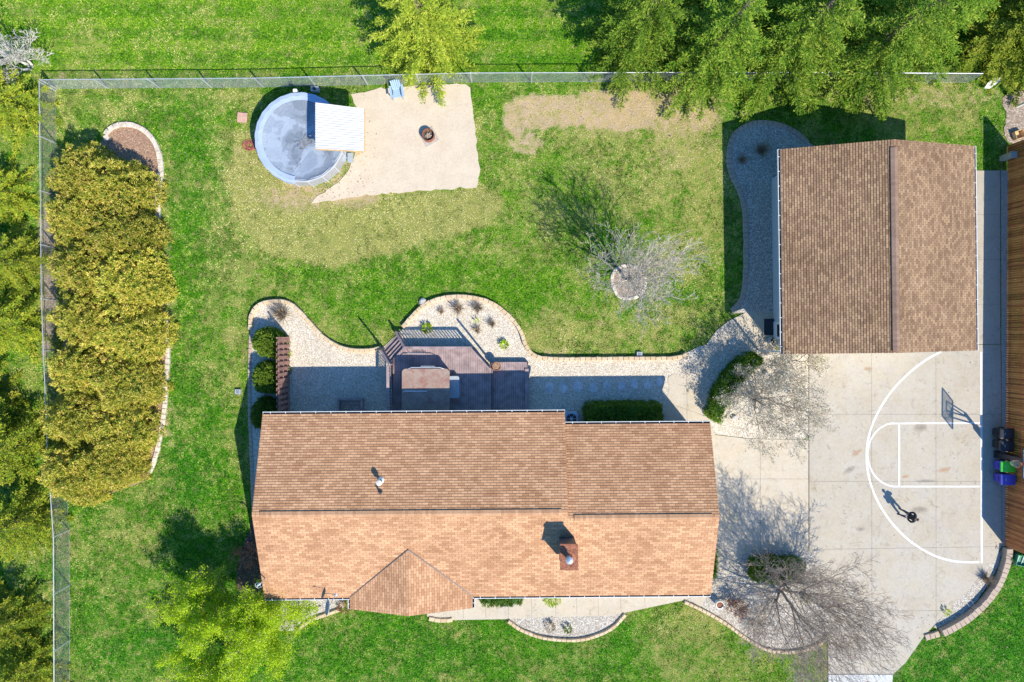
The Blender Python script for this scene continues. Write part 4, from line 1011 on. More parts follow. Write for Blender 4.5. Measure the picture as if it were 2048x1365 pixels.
for i, (x, y, s) in enumerate(((1099, 776, 1), (1127, 775, 1.1), (1156, 774, 1.1), (1186, 776, 1), (1214, 771, .8), (1243, 773, 1), (1268, 768, 1), (1296, 770, .95), (1318, 764, .9), (1345, 762, 1.25))):
    rr = random.Random(i); c = g(x, y); m = MB(); P = [(c.x + (.27 * s + rr.uniform(-.05, .05)) * math.cos(a_), c.y + (.36 * s + rr.uniform(-.07, .07)) * math.sin(a_)) for a_ in [2 * math.pi * (k + rr.uniform(-.2, .2)) / 8 for k in range(8)]]
    m.poly(P, .0, .071); o = m.build('stepping_stone', 'flagstone' if i < 9 else 'concrete_walk', origin=(c.x, c.y, 0))
    ords = ['first', 'second', 'third', 'fourth', 'fifth', 'sixth', 'seventh', 'eighth', 'ninth', 'tenth']
    tag(o, ords[i] + ' irregular stepping stone from the deck towards the path' if i < 9 else 'large pale stepping stone in the sun next to the path', 'stepping stone', 'stepping stones in the gravel behind the house')

# ------------------------------------------------------------------ pool and shelter
def pool():
    H = 1.25; c = g(601, 277, H); Rr = 2.66; t = thing('swimming_pool', 'round above ground pool under a pale blue grey winter cover', 'swimming pool', (c.x, c.y, 0)); n = 18
    m = MB(); m.lathe((0, 0, 0), [(Rr - .03, -.03), (Rr - .03, H - .04)], n); m.build('wall', 'pool_wall', t, world=False)
    m = MB(); m.lathe((0, 0, 0), [(Rr + .03, H - .05), (Rr + .03, H), (Rr - .12, H + .01), (Rr - .12, H - .03)], n); m.build('rim', 'pool_rim', t, world=False)
    for k in range(n):
        a = 2 * math.pi * k / n; m = MB(); m.box((math.cos(a) * (Rr + .02), math.sin(a) * (Rr + .02), H / 2 - .03), (.08, .07, H - .06), a); m.build('upright', 'pool_rim', t, world=False)
    def ringz(r, th):
        return H + .03 - .28 * max(0, 1 - ((r) / (Rr - .1)) ** 2) ** .6 * 1 + .012 * math.sin(th * 9 + r * 3)
    m = MB(); nn = 54; rs = [0, .5, 1, 1.5, 1.9, 2.15, 2.35, 2.5, Rr - .06]
    for r0, r1 in zip(rs, rs[1:]):
        for k in range(nn):
            a0, a1 = 2 * math.pi * k / nn, 2 * math.pi * (k + 1) / nn
            f = lambda r, a: (r * math.cos(a), r * math.sin(a), ringz(r, a))
            m.face([f(r0, a0), f(r1, a0), f(r1, a1), f(r0, a1)], 0)
    cv = m.build('cover', 'pool_cover', t, world=False, smooth=True)
    # cover skirt hanging over the rim except on the south-east
    m = MB(); a_lo, a_hi = R_(-5), R_(262)
    for k in range(60):
        a0, a1 = a_lo + (a_hi - a_lo) * k / 60, a_lo + (a_hi - a_lo) * (k + 1) / 60
        pr = [(Rr - .35, H + .012), (Rr - .1, H + .045), (Rr + .1, H + .02), (Rr + .13, H - .3)]
        for (r0, z0), (r1, z1) in zip(pr, pr[1:]):
            w0, w1 = .02 * math.sin(k * 1.9), .02 * math.sin((k + 1) * 1.9)
            m.face([(r0 * math.cos(a0), r0 * math.sin(a0), z0), ((r1 + w0) * math.cos(a0), (r1 + w0) * math.sin(a0), z1), ((r1 + w1) * math.cos(a1), (r1 + w1) * math.sin(a1), z1), (r0 * math.cos(a1), r0 * math.sin(a1), z0)])
    m.build('cover_skirt', 'pool_cover_edge', cv, world=False, smooth=False)
    # puddle in the middle of the cover
    m = MB(); P = [(.2 + (.42 + .16 * math.sin(3 * a) + .07 * math.sin(7 * a + 1)) * math.cos(a - .5), -.2 + (.34 + .1 * math.cos(4 * a) + .06 * math.sin(9 * a)) * math.sin(a)) for a in [2 * math.pi * k / 24 for k in range(24)]]
    m.poly(P, H - .3, H - .232); m.build('puddle', 'puddle', cv, world=False)
mm, tt, bb = newmat('puddle'); pp = wpos(tt)
tt.links.new(ramp(tt, noise(tt, pp, 3, 5, .7, 1), [(.35, (.09, .085, .07)), (.55, (.22, .24, .26)), (.7, (.30, .34, .38))]), bb.inputs['Base Color']); bb.inputs['Roughness'].default_value = .15
pool()
def shelter():
    t = thing('pool_shelter', 'white corrugated lean-to roof on posts over the pool ladder platform', 'shelter', g(690, 275))
    hz = 2.55; Q = [g(631, 298, hz), g(728, 303, hz), g(728, 218, hz + .15), g(631, 206, hz + .15)]
    m = MB(); n = 108
    A, B, C, D = Q
    for i in range(n):
        t0, t1 = i / n, (i + 1) / n; f = lambda k: .045 if (k % 6) in (0, 1, 2) else 0
        p, q, r, s = A.lerp(D, t0), B.lerp(C, t0), B.lerp(C, t1), A.lerp(D, t1)
        m.face([p + Vector((0, 0, f(i))), q + Vector((0, 0, f(i))), r + Vector((0, 0, f(i + 1))), s + Vector((0, 0, f(i + 1)))])
    m.build('roof_sheet', 'roof_sheet', t)
    m = MB(); dn = Vector((0, 0, .1)); m.bar(A - dn, B - dn, .05, .14); m.bar(D - dn, C - dn, .05, .14); m.bar(A - dn, D - dn, .05, .14); m.bar(B - dn, C - dn, .05, .14); m.build('roof_frame', 'raw_wood', t)
    for P in Q:
        P2 = P.lerp((A + B + C + D) / 4, .3); P2 = P2 - Vector((.45, -.1, 0)); m = MB(); m.box((P2.x, P2.y, (P2.z - .15) / 2), (.1, .1, P2.z - .15)); m.build('post', 'raw_wood', t)
    # platform and steps
    c = (A + B + C + D) / 4; m = MB(); m.box((c.x - .1, c.y + .1, 1.05), (1.7, 1.9, .08)); m.build('platform', 'grey_plastic', t)
    s0 = g(683, 309, .9)
    for k in range(3): m = MB(); m.box((s0.x - .32 + .36 * k, s0.y - .06, .85 - k * .25), (.34, .6, .06)); m.build('step', 'grey_plastic', t)
shelter()
def adirondack():
    a = g(795, 186, .3); t = thing('garden_chair', 'light blue slatted reclining garden chair on the north edge of the sand', 'chair', (a.x, a.y, .035), R_(8))
    for k in range(5):
        x = -.22 + k * .11; m = MB(); m.bar((x, .2, .33), (x * 1.15, .52, 1.02 - abs(k - 2) * .05), .095, .022); m.build('back_slat', 'sky_blue_plastic', t, world=False)
    for k in range(5): m = MB(); m.box((0, .18 - k * .115, .33 + k * .014), (.52, .10, .022)); m.build('seat_slat', 'sky_blue_plastic', t, world=False)
    for s in (-1, 1):
        m = MB(); m.box((s * .36, -.02, .6), (.14, .72, .025)); m.build('armrest', 'sky_blue_plastic', t, world=False)
        m = MB(); m.box((s * .31, -.34, .29), (.03, .09, .6)); m.build('leg', 'sky_blue_plastic', t, world=False)
        m = MB(); m.bar((s * .285, -.38, .36), (s * .285, .62, .04), .03, .13); m.build('leg', 'sky_blue_plastic', t, world=False)
    m = MB(); m.bar((-.3, .4, .62), (.3, .4, .62), .03, .07); m.build('back_brace', 'sky_blue_plastic', t, world=False)
adirondack()
def firepit():
    c = g(858, 274); t = thing('fire_pit', 'round rusty metal fire ring full of ash in the sand', 'fire pit', (c.x, c.y, .035)); r, h = .38, .42
    m = MB(); m.lathe((0, 0, 0), [(r, 0), (r, h), (r - .025, h), (r - .025, .1)], 28); m.build('ring', 'rust', t, world=False)
    m = MB(); m.lathe((0, 0, 0), [(r - .02, .14), (r * .5, .2), (0, .24)], 20); m.build('ash_bed', 'ash', t, world=False)
    for k in range(6): a = k * 1.1; m = MB(); m.tube((.2 * math.cos(a), .2 * math.sin(a), .22), (-.14 * math.cos(a + .6), -.14 * math.sin(a + .6), .3), .035, n=6); m.build('log', 'bark_grey', t, world=False)
    m = MB(); m.box((.02, -.02, .02), (.95, .95, .03), .5); m.build('base_slab', 'concrete_edge', t, world=False)
firepit()
def small(name, mat, px, py, size, rz, label, cat, z=0, bev=.01):
    c = g(px, py); m = MB(); m.box((0, 0, size[2] / 2), size, rz); o = m.build(name, mat); o.location = (c.x, c.y, z); bevel(o, bev); return tag(o, label, cat)
small('paver', 'paver_pink', 485, 236, (.6, .6, .06), -.08, 'square pink paver lying in the grass west of the pool', 'paver')
def filterbox():
    c = g(629, 178, .3); t = thing('pool_filter', 'small grey pool filter box between the pool and the north fence', 'pool filter', (c.x, c.y, 0))
    m = MB(); m.poly(rounded(0, 0, .5, .3, .05), 0, .3); m.build('casing', 'grey_plastic', t, world=False); m = MB(); m.tube((0, 0, .3), (0, 0, .4), .09, n=12); m.build('cap', 'black_plastic', t, world=False)
    c = g(592, 184, 1.0); m = MB(); m.poly(rounded(c.x, c.y, .24, .2, .04), .85, 1.2); o = m.build('pool_skimmer', 'white_metal', origin=(c.x, c.y, .85)); tag(o, 'small white skimmer box clipped to the north rim of the pool', 'skimmer')
filterbox()
def hose():
    c = g(500, 291); m = MB(); pv = None
    for k in range(150):
        a = k * .33; r = .12 + .16 * abs(math.sin(k * .11)) + .1 * math.sin(k * .041) ; q = Vector((c.x + r * math.cos(a) * 1.3, c.y + r * math.sin(a) - .0005 * k, .03 + .0007 * k))
        if pv: m.tube(pv, q, .016, n=5, cap=False)
        pv = q
    o = m.build('garden_hose', 'hose_pink', origin=(c.x, c.y, 0)); tag(o, 'tangled red garden hose in the grass beside the pool', 'hose')
hose()
def drain(px, py, label):
    c = g(px, py, .1); t = thing('downspout_outlet', label, 'drain box', (c.x, c.y, 0)); m = MB(); m.box((0, 0, .08), (.34, .3, .16)); bevel(m.build('casing', 'grey_plastic', t, world=False), .02)
    m = MB()
    for k in range(3): m.box((-.08 + .08 * k, 0, .165), (.03, .2, .01))
    m.build('grate', 'gutter_dark', t, world=False)
drain(1279, 709, 'small grey drain box at the lawn side of the long block edging'); drain(476, 784, 'small grey drain box in the lawn west of the round shrubs')

# ------------------------------------------------------------------ driveway things
def hoop():
    b = g(1992, 908); t = thing('basketball_hoop', 'basketball hoop on a thick padded dark pole beside the bins', 'basketball hoop', (b.x, b.y, .06))
    m = MB(); m.box((0, 0, 1.1), (.26, .26, 2.2)); bevel(m.build('pole_pad', 'black_plastic', t, world=False), .05, 3)
    m = MB(); m.box((0, 0, 1.6), (.14, .14, 3.2)); m.box((0, 0, .02), (.45, .45, .04)); m.build('pole', 'flashing', t, world=False)
    bx = -.85; z0, z1 = 3.1, 4.15; w = 1.75
    m = MB()
    for s in (-1, 1):
        m.bar((0, s * .1, 2.6), (bx + .06, s * .3, 3.3), .06, .06); m.bar((0, s * .1, 3.1), (bx + .06, s * .3, 3.85), .06, .06)
    m.bar((bx + .07, -.3, 3.3), (bx + .07, .3, 3.3), .05, .05); m.bar((bx + .07, -.3, 3.85), (bx + .07, .3, 3.85), .05, .05); m.build('arm', 'flashing', t, world=False)
    m = MB(); f = .07
    for y in (-w / 2, w / 2): m.box((bx, y, (z0 + z1) / 2), (.05, f, z1 - z0))
    for z in (z0, z1): m.box((bx, 0, z), (.05, w - f, f))
    fr = m.build('backboard_frame', 'black_plastic', t, world=False)
    m = MB(); m.box((bx, 0, (z0 + z1) / 2), (.012, w - .08, z1 - z0 - .08)); m.build('backboard_pane', 'acrylic', fr, world=False)
    m = MB()
    for y in (-.3, .3): m.box((bx - .012, y, z0 + .4), (.01, .05, .45))
    for z in (z0 + .17, z0 + .62): m.box((bx - .012, 0, z), (.01, .55, .05))
    m.build('target_square', 'white_paint', fr, world=False)
    m = MB(); rc = Vector((bx - .38, 0, 3.16)); n = 24
    for k in range(n):
        a0, a1 = 2 * math.pi * k / n, 2 * math.pi * (k + 1) / n; m.tube(rc + Vector((.23 * math.cos(a0), .23 * math.sin(a0), 0)), rc + Vector((.23 * math.cos(a1), .23 * math.sin(a1), 0)), .012, n=6, cap=False)
    m.bar(rc + Vector((.22, 0, 0)), (bx, 0, 3.16), .16, .03); rim = m.build('rim', 'rim_orange', t, world=False)
    m = MB()
    for k in range(12):
        for s in (-1, 1):
            for lv in range(4):
                ra, rb = (.23 - .028 * lv), (.23 - .028 * (lv + 1)); a0 = 2 * math.pi * k / 12 + s * lv * .26; a1 = a0 + s * .26
                m.tube(rc + Vector((ra * math.cos(a0), ra * math.sin(a0), -.1 * lv)), rc + Vector((rb * math.cos(a1), rb * math.sin(a1), -.1 * (lv + 1))), .005, n=4, cap=False)
    m.build('net', 'net_white', rim, world=False)
mm, tt, bb = newmat('acrylic'); bb.inputs['Base Color'].default_value = (.75, .8, .85, 1); bb.inputs['Roughness'].default_value = .1; bb.inputs['Alpha'].default_value = .35
hoop()
def bin_(px, py, body, lid, label):
    z = .06; c = g(px, py, 1.0); t = thing('wheeled_bin', label, 'bin', (c.x, c.y, z), 0, 'wheeled bins along the cedar fence')
    m = MB(); w0, w1, d0, d1 = .46, .62, .50, .72; H = .98      # front (opening) faces west; lid hinge at east
    bot = [(-d0 / 2, -w0 / 2, .06), (d0 / 2 + .04, -w0 / 2, .06), (d0 / 2 + .04, w0 / 2, .06), (-d0 / 2, w0 / 2, .06)]
    top = [(-d1 / 2, -w1 / 2, H - .08), (d1 / 2, -w1 / 2, H), (d1 / 2, w1 / 2, H), (-d1 / 2, w1 / 2, H - .08)]
    m.face(bot[::-1]); m.face(top)
    for i in range(4): m.face([bot[i], bot[(i + 1) % 4], top[(i + 1) % 4], top[i]])
    o = weld(m.build('body', body, t, world=False)); bevel(o, .04, 3)
    m = MB()
    for (x, y) in ((-d1 / 2 - .0, 0),): m.box((-d1 / 2 + .0, 0, H - .1), (.04, w1 + .04, .06))
    m.box((-d1 / 2 - .0, 0, .62), (.03, .3, .04)); m.build('rim_bead', body, t, world=False)
    # domed lid
    m = MB(); nx = 7; X = [-d1 / 2 - .03 + (d1 + .08) * i / nx for i in range(nx + 1)]
    zf = lambda x: H - .06 + .08 * (x + d1 / 2) / d1 + .06 * math.sin(math.pi * (x + d1 / 2 + .03) / (d1 + .08))
    for a_, b_ in zip(X, X[1:]):
        for s, (ya, yb, za, zb) in enumerate(((-w1 / 2 - .02, -w1 / 2 + .06, -.03, 0), (-w1 / 2 + .06, w1 / 2 - .06, 0, 0), (w1 / 2 - .06, w1 / 2 + .02, 0, -.03))):
            m.face([(a_, ya, zf(a_) + za), (b_, ya, zf(b_) + za), (b_, yb, zf(b_) + zb), (a_, yb, zf(a_) + zb)])
    for yy in (-w1 / 2 - .02, w1 / 2 + .02):
        for a_, b_ in zip(X, X[1:]): m.face([(a_, yy, zf(a_) - .03), (b_, yy, zf(b_) - .03), (b_, yy, zf(b_) - .1), (a_, yy, zf(a_) - .1)])
    m.face([(X[0], -w1 / 2 - .02, zf(X[0]) - .08), (X[0], w1 / 2 + .02, zf(X[0]) - .08), (X[0], w1 / 2, zf(X[0])), (X[0], -w1 / 2, zf(X[0]))])
    m.build('lid', lid, t, world=False)
    m = MB(); m.tube((d1 / 2 + .07, -.24, H - .02), (d1 / 2 + .07, .24, H - .02), .018, n=8)
    for s in (-1, 1): m.tube((d1 / 2 + .07, s * .22, H - .02), (d1 / 2 - .02, s * .22, H - .04), .018, n=8)
    m.build('handle', body, t, world=False)
    for s in (-1, 1): m = MB(); m.tube((d0 / 2 + .02, s * .22, .13), (d0 / 2 + .02, s * .29, .13), .13, n=16); m.build('wheel', 'black_plastic', t, world=False)
    m = MB(); m.box((-d1 / 2 + .2, 0, zf(-d1 / 2 + .2) + .005), (.03, .16, .012)); m.build('lid_grip', 'grey_plastic', t, world=False)
bin_(2014, 868, 'black_plastic', 'black_plastic', 'black wheeled bin with a black lid, northernmost of the four by the fence')
bin_(2014, 892, 'black_plastic', 'black_plastic', 'black wheeled bin with a black lid, next to the hoop pole')
bin_(2016, 934, 'blue_plastic', 'green_plastic', 'blue wheeled bin with a bright green lid')
bin_(2016, 960, 'blue_plastic', 'blue_plastic', 'blue wheeled bin with a blue lid, southernmost of the row')
def cart():
    c = g(2034, 1117); t = thing('garden_cart', 'green metal garden cart with wheels beside the end of the cedar fence', 'garden cart', (c.x, c.y, 0), R_(-12))
    m = MB(); w, d = .95, .62
    m.face([(-w / 2, -d / 2, .35), (w / 2, -d / 2, .35), (w / 2, d / 2, .35), (-w / 2, d / 2, .35)])
    for p, q in (((-w / 2, -d / 2), (w / 2, -d / 2)), ((w / 2, -d / 2), (w / 2, d / 2)), ((w / 2, d / 2), (-w / 2, d / 2)), ((-w / 2, d / 2), (-w / 2, -d / 2))): m.bar((*p, .48), (*q, .48), .025, .28)
    m.build('tray', 'cart_green', t, world=False)
    m = MB()
    for x in (-.3, 0, .3): m.tube((x, -d / 2 + .06, .38), (x + .05, d / 2 - .06, .4), .03, n=8)
    m.build('tube_bundle', 'white_metal', t, world=False)
    for x in (-.32, .32):
        for y in (-.36, .36): m = MB(); m.tube((x, y - .04, .15), (x, y + .04, .15), .15, n=16); m.build('wheel', 'black_plastic', t, world=False)
    m = MB(); m.tube((-w / 2, 0, .3), (-w / 2 - .5, 0, .75), .018, n=8); m.tube((-w / 2 - .5, -.12, .75), (-w / 2 - .5, .12, .75), .018, n=8); m.build('handle', 'black_plastic', t, world=False)
cart()
# things in the north-east corner
def corner():
    c = g(2004, 318); m = MB(); m.box((0, 0, .45), (.32, .32, .9)); m.box((0, 0, .93), (.4, .4, .08)); o = m.build('gate_pillar', 'concrete_edge'); o.location = (c.x, c.y, 0); bevel(o, .02); tag(o, 'squat grey pillar at the north end of the cedar fence', 'pillar')
    c = g(2033, 214); t = thing('lamp_post', 'short white garden lamp post with a dark cap on bare ground', 'lamp post', (c.x, c.y, 0)); m = MB(); m.box((0, 0, .45), (.12, .12, .9)); m.build('post', 'white_metal', t, world=False)
    m = MB(); m.lathe((0, 0, .9), [(.05, 0), (.1, .03), (.1, .22), (.16, .24), (0, .34)], 14); m.build('lamp_head', 'flashing', t, world=False)
    c = g(2032, 272); t = thing('wooden_crate', 'small pale wooden crate on bare ground north of the cedar fence', 'crate', (c.x, c.y, .03), .3)
    for k in range(3):
        for s in (-1, 1): m = MB(); m.box((0, s * .24, .06 + k * .1), (.55, .02, .08)); m.box((s * .27, 0, .06 + k * .1), (.02, .46, .08)); m.build('slat', 'raw_wood', t, world=False)
    m = MB(); m.box((0, 0, .02), (.52, .46, .02)); m.build('bottom', 'raw_wood', t, world=False)
    c = g(1990, 163, .5); m = MB(); P = [(-.6, -.15), (-.3, -.28), (.5, -.08), (.62, .12), (.2, .2), (-.3, .1)]; m.poly(P, 0, .05); o = m.build('white_tarp', 'white_paint'); o.location = (c.x, c.y, .3); o.rotation_euler = (0.1, -.05, .35); tag(o, 'crumpled white plastic sheet under the yellow tree in the north-east corner', 'plastic sheet')
corner()

# ------------------------------------------------------------------ person
def person():
    a = g(1800, 1024); face = R_(165); t = thing('person', 'person in dark clothes standing on the court with both hands held in front', 'person', (a.x, a.y, .062), face)
    # skin skeleton, facing +X locally
    V = []; E = []; Rd = []
    def add(p, r, par=None):
        V.append(p); Rd.append(r); i = len(V) - 1
        if par is not None: E.append((par, i))
        return i
    pel = add((0, 0, .95), (.135, .16)); sp = add((.01, 0, 1.12), (.115, .145), pel); chs = add((.0, 0, 1.32), (.12, .165), sp); nk = add((-.01, 0, 1.47), (.06, .065), chs); n2 = add((.01, 0, 1.55), (.055, .055), nk)
    h1 = add((.02, 0, 1.62), (.085, .075), n2); h2 = add((.025, 0, 1.71), (.095, .08), h1); add((.02, 0, 1.78), (.06, .055), h2)
    for s in (-1, 1):
        hp = add((0, s * .10, .88), (.095, .09), pel); kn = add((.03, s * .14, .5), (.06, .06), hp); cf = add((0, s * .155, .34), (.055, .055), kn); an = add((-.01, s * .16, .09), (.04, .04), cf)
        ft = add((.06, s * .17, .045), (.045, .035), an); add((.17, s * .185, .03), (.035, .028), ft)
        sh = add((0, s * .19, 1.41), (.06, .06), chs); el = add((-.04, s * .30, 1.13), (.045, .045), sh); fa = add((.1, s * .24, 1.06), (.036, .036), el); wr = add((.22, s * .13, 1.06), (.026, .024), fa)
        pm = add((.27, s * .10, 1.07), (.034, .02), wr)
        for k in range(4):
            f1 = add((.31 - .004 * k, s * (.085 - .004 * k), 1.10 - k * .02), (.009, .009), pm); add((.325, s * (.055), 1.095 - k * .019), (.008, .008), f1)
        th = add((.275, s * .075, 1.10), (.011, .011), pm); add((.29, s * .05, 1.115), (.009, .009), th)
    me = bpy.data.meshes.new('body'); me.from_pydata(V, E, []); o = bpy.data.objects.new('body', me); COL.objects.link(o); o.parent = t
    sm = o.modifiers.new('skin', 'SKIN'); sm.use_smooth_shade = True; sb = o.modifiers.new('sub', 'SUBSURF'); sb.levels = sb.render_levels = 2
    if not me.skin_vertices: me.skin_vertices.new(name='')
    for i, sv in enumerate(me.skin_vertices[0].data): sv.radius = Rd[i]; sv.use_root = (i == 0)
    me.materials.append(MATS['skin'])
    dg = bpy.context.evaluated_depsgraph_get(); ev = o.evaluated_get(dg); full = bpy.data.meshes.new_from_object(ev)
    o.modifiers.clear(); o.data = full
    full.materials.clear(); full.materials.append(MATS['skin'])
    # face: nose, ears, eyes pressed out of the same mesh region by vertex pushes
    for v in full.vertices:
        c = v.co
        if c.z > 1.6 and c.x > .06:
            d = math.exp(-((c.y / .018) ** 2 + ((c.z - 1.665) / .022) ** 2)); v.co.x += .022 * d
            for s in (-1, 1): d = math.exp(-(((c.y - s * .032) / .014) ** 2 + ((c.z - 1.695) / .012) ** 2)); v.co.x -= .008 * d
    # clothing: offset copies of body regions
    def cloth(nm, keep, off, mat):
        bm = bmesh.new(); bm.from_mesh(full); bm.normal_update()
        for v in bm.verts: v.co += v.normal * off
        bmesh.ops.delete(bm, geom=[f for f in bm.faces if not keep(f.calc_center_median())], context='FACES')
        m2 = bpy.data.meshes.new(nm); bm.to_mesh(m2); bm.free(); m2.materials.append(MATS[mat]); q = bpy.data.objects.new(nm, m2); COL.objects.link(q); q.parent = o; sol = q.modifiers.new('s', 'SOLIDIFY'); sol.thickness = .006; return q
    cloth('jacket', lambda c: (c.z > .93 and c.z < 1.5 and not (c.x > .2)) , .022, 'cloth_dark')
    cloth('trousers', lambda c: .12 < c.z < .97 and abs(c.y) < .24 and c.x < .16, .016, 'denim')
    cloth('shoe', lambda c: c.z < .12, .012, 'shoe')
    cloth('hair', lambda c: c.z > 1.66 and (c.x < .05 or c.z > 1.755), .014, 'hair')
    m = MB(); m.box((.335, 0, 1.085), (.08, .15, .03)); m.box((.36, 0, 1.13), (.02, .12, .08)); q = m.build('remote_controller', 'grey_plastic'); q.parent = None
    q.location = Matrix.Translation(t.location) @ Matrix.Rotation(face, 4, 'Z') @ Vector((0, 0, 0)); q.rotation_euler = (0, 0, face)
    bevel(q, .008); tag(q, 'small grey remote controller held by the person on the court', 'remote controller')
person()

# ------------------------------------------------------------------ vegetation
def join_leaf(parts):
    V = []; F = []; A = []; k = 0
    for P, D, L, W, val in parts:
        v, f = leaf_arrays(P, D, L, W); V.append(v); F.append(f + k); A.append(val); k += len(v)
    return np.concatenate(V), np.concatenate(F), np.concatenate(A)
def dome_dirs(n, zmin=-.1):
    d = unit(RNG.normal(size=(n * 3, 3))); d = d[d[:, 2] > zmin][:n]; return d
def shrub_mesh(rx, ry, h, seed, cr=.2, dens=22, k=16, lump=.16, power=2., L=.2, W=.07, mat='leaf_gold', up=.35, name='foliage', spread=.9, knob=0):
    """dense evergreen body: leaf clumps all over a lumpy (super)ellipsoid, two layers deep"""
    global RNG
    RNG = np.random.default_rng(seed); area = 2 * math.pi * ((rx * ry + rx * h + ry * h) / 3); n = int(area * dens)
    parts = []
    for sh, nn in ((1., n), (.86, n // 2), (.7, n // 3)):
        d = dome_dirs(nn, -.05)
        p = np.sign(d) * np.abs(d) ** (2 / power) if power != 2 else d
        s = (np.abs(d[:, 0]) ** power + np.abs(d[:, 1]) ** power + np.abs(d[:, 2]) ** power) ** (-1 / power)
        q = d * s[:, None]
        ph = RNG.random(6) * 6
        lm = 1 + lump * (np.sin(q[:, 0] * 5 + ph[0] + q[:, 1] * 3) * np.sin(q[:, 1] * 6 + ph[1]) * .6 + np.sin(q[:, 0] * 11 + ph[2] + q[:, 2] * 7) * np.sin(q[:, 1] * 12 + ph[3]) * .4)
        if knob:
            K = dome_dirs(knob, -.1); near = np.empty(len(d))
            for a0 in range(0, len(d), 2000): near[a0:a0 + 2000] = (d[a0:a0 + 2000] @ K.T).max(1)
            ang = np.arccos(np.clip(near, -1, 1)); lm = lm + .13 * np.clip(1 - ang / (1.5 / math.sqrt(knob) * 1.6), -.6, 1)
        C = q * lm[:, None] * sh * np.array([rx, ry, h]); C[:, 2] = np.maximum(C[:, 2], .05)
        C += RNG.normal(size=C.shape) * cr * .35
        P, D = clumps(C, q, k, cr, spread, up)
        cv = np.repeat(RNG.random(len(C)), k)
        val = np.clip(cv * .55 + RNG.random(len(P)) * .5 - .03, 0, 1)
        parts.append((P, D, L * (.6 + .8 * RNG.random(len(P))), W, val))
    V, F, A = join_leaf(parts); o = raw_mesh(name, V, F, A, mat); me = o.data; bpy.data.objects.remove(o); return me
def core_mesh(rx, ry, h, mat, power=2.):
    m = MB(); n, k = 16, 6
    def P(i, j):
        a = 2 * math.pi * i / n; b = math.pi / 2 * j / k; d = (math.cos(a) * math.cos(b), math.sin(a) * math.cos(b), math.sin(b))
        s = sum(abs(c) ** power for c in d) ** (-1 / power); return (d[0] * s * rx, d[1] * s * ry, max(d[2] * s * h, 0))
    for j in range(k):
        for i in range(n): m.face([P(i, j), P(i + 1, j), P(i + 1, j + 1), P(i, j + 1)], a=0)
    o = m.build('inner_growth', mat); me = o.data; bpy.data.objects.remove(o); return me
def place(nm, me, loc, parent=None, rz=0, sc_=(1, 1, 1)):
    o = bpy.data.objects.new(nm, me); COL.objects.link(o); o.location = loc; o.rotation_euler = (0, 0, rz); o.scale = sc_
    if parent: o.parent = parent
    return o
def shrub(name, label, px, py, mes, core, group=None, cat='shrub', rz=0, s=(1, 1, 1), trunk=True):
    c = g(px, py); t = thing(name, label, cat, (c.x, c.y, 0), rz, group)
    place('foliage', mes, (0, 0, 0), t, 0, s); place('inner_growth', core, (0, 0, 0), t, 0, (s[0] * .78, s[1] * .78, s[2] * .78))
    return t
# the long golden hedge of the west bed
HV = [shrub_mesh(1.58, 1.68, 2.7, 11 + i, cr=.11, dens=54, k=18, lump=.16, L=.135, W=.04, mat='leaf_gold', power=2.8, up=.5, knob=110) for i in range(3)]
HC = core_mesh(1.5, 1.6, 2.6, 'leaf_hedge', 2.3)
rows = [(372, 202, 270), (460, 204, 272), (552, 208, 284), (648, 206, 282), (745, 202, 274), (840, 196, 266), (925, 186, 248)]
ordn = ['northernmost', 'second from the north', 'third from the north', 'middle', 'third from the south', 'second from the south', 'southernmost']
for i, (y, xa, xb) in enumerate(rows):
    for j, x in enumerate((xa, xb)):
        s = random.uniform(.94, 1.08)
        shrub('evergreen_shrub', 'golden green shrub, %s in the %s line of the long bed' % (ordn[i], ('west', 'east')[j]), x + random.uniform(-5, 5), y + ((0 if i == 0 else -12, 16)[j] if i < 6 else (6, -6)[j]) + random.uniform(-6, 6), HV[(i + j) % 3], HC, 'evergreen shrubs of the long west bed', rz=random.uniform(0, 6.28), s=(s, s, random.uniform(.85, 1.08)))
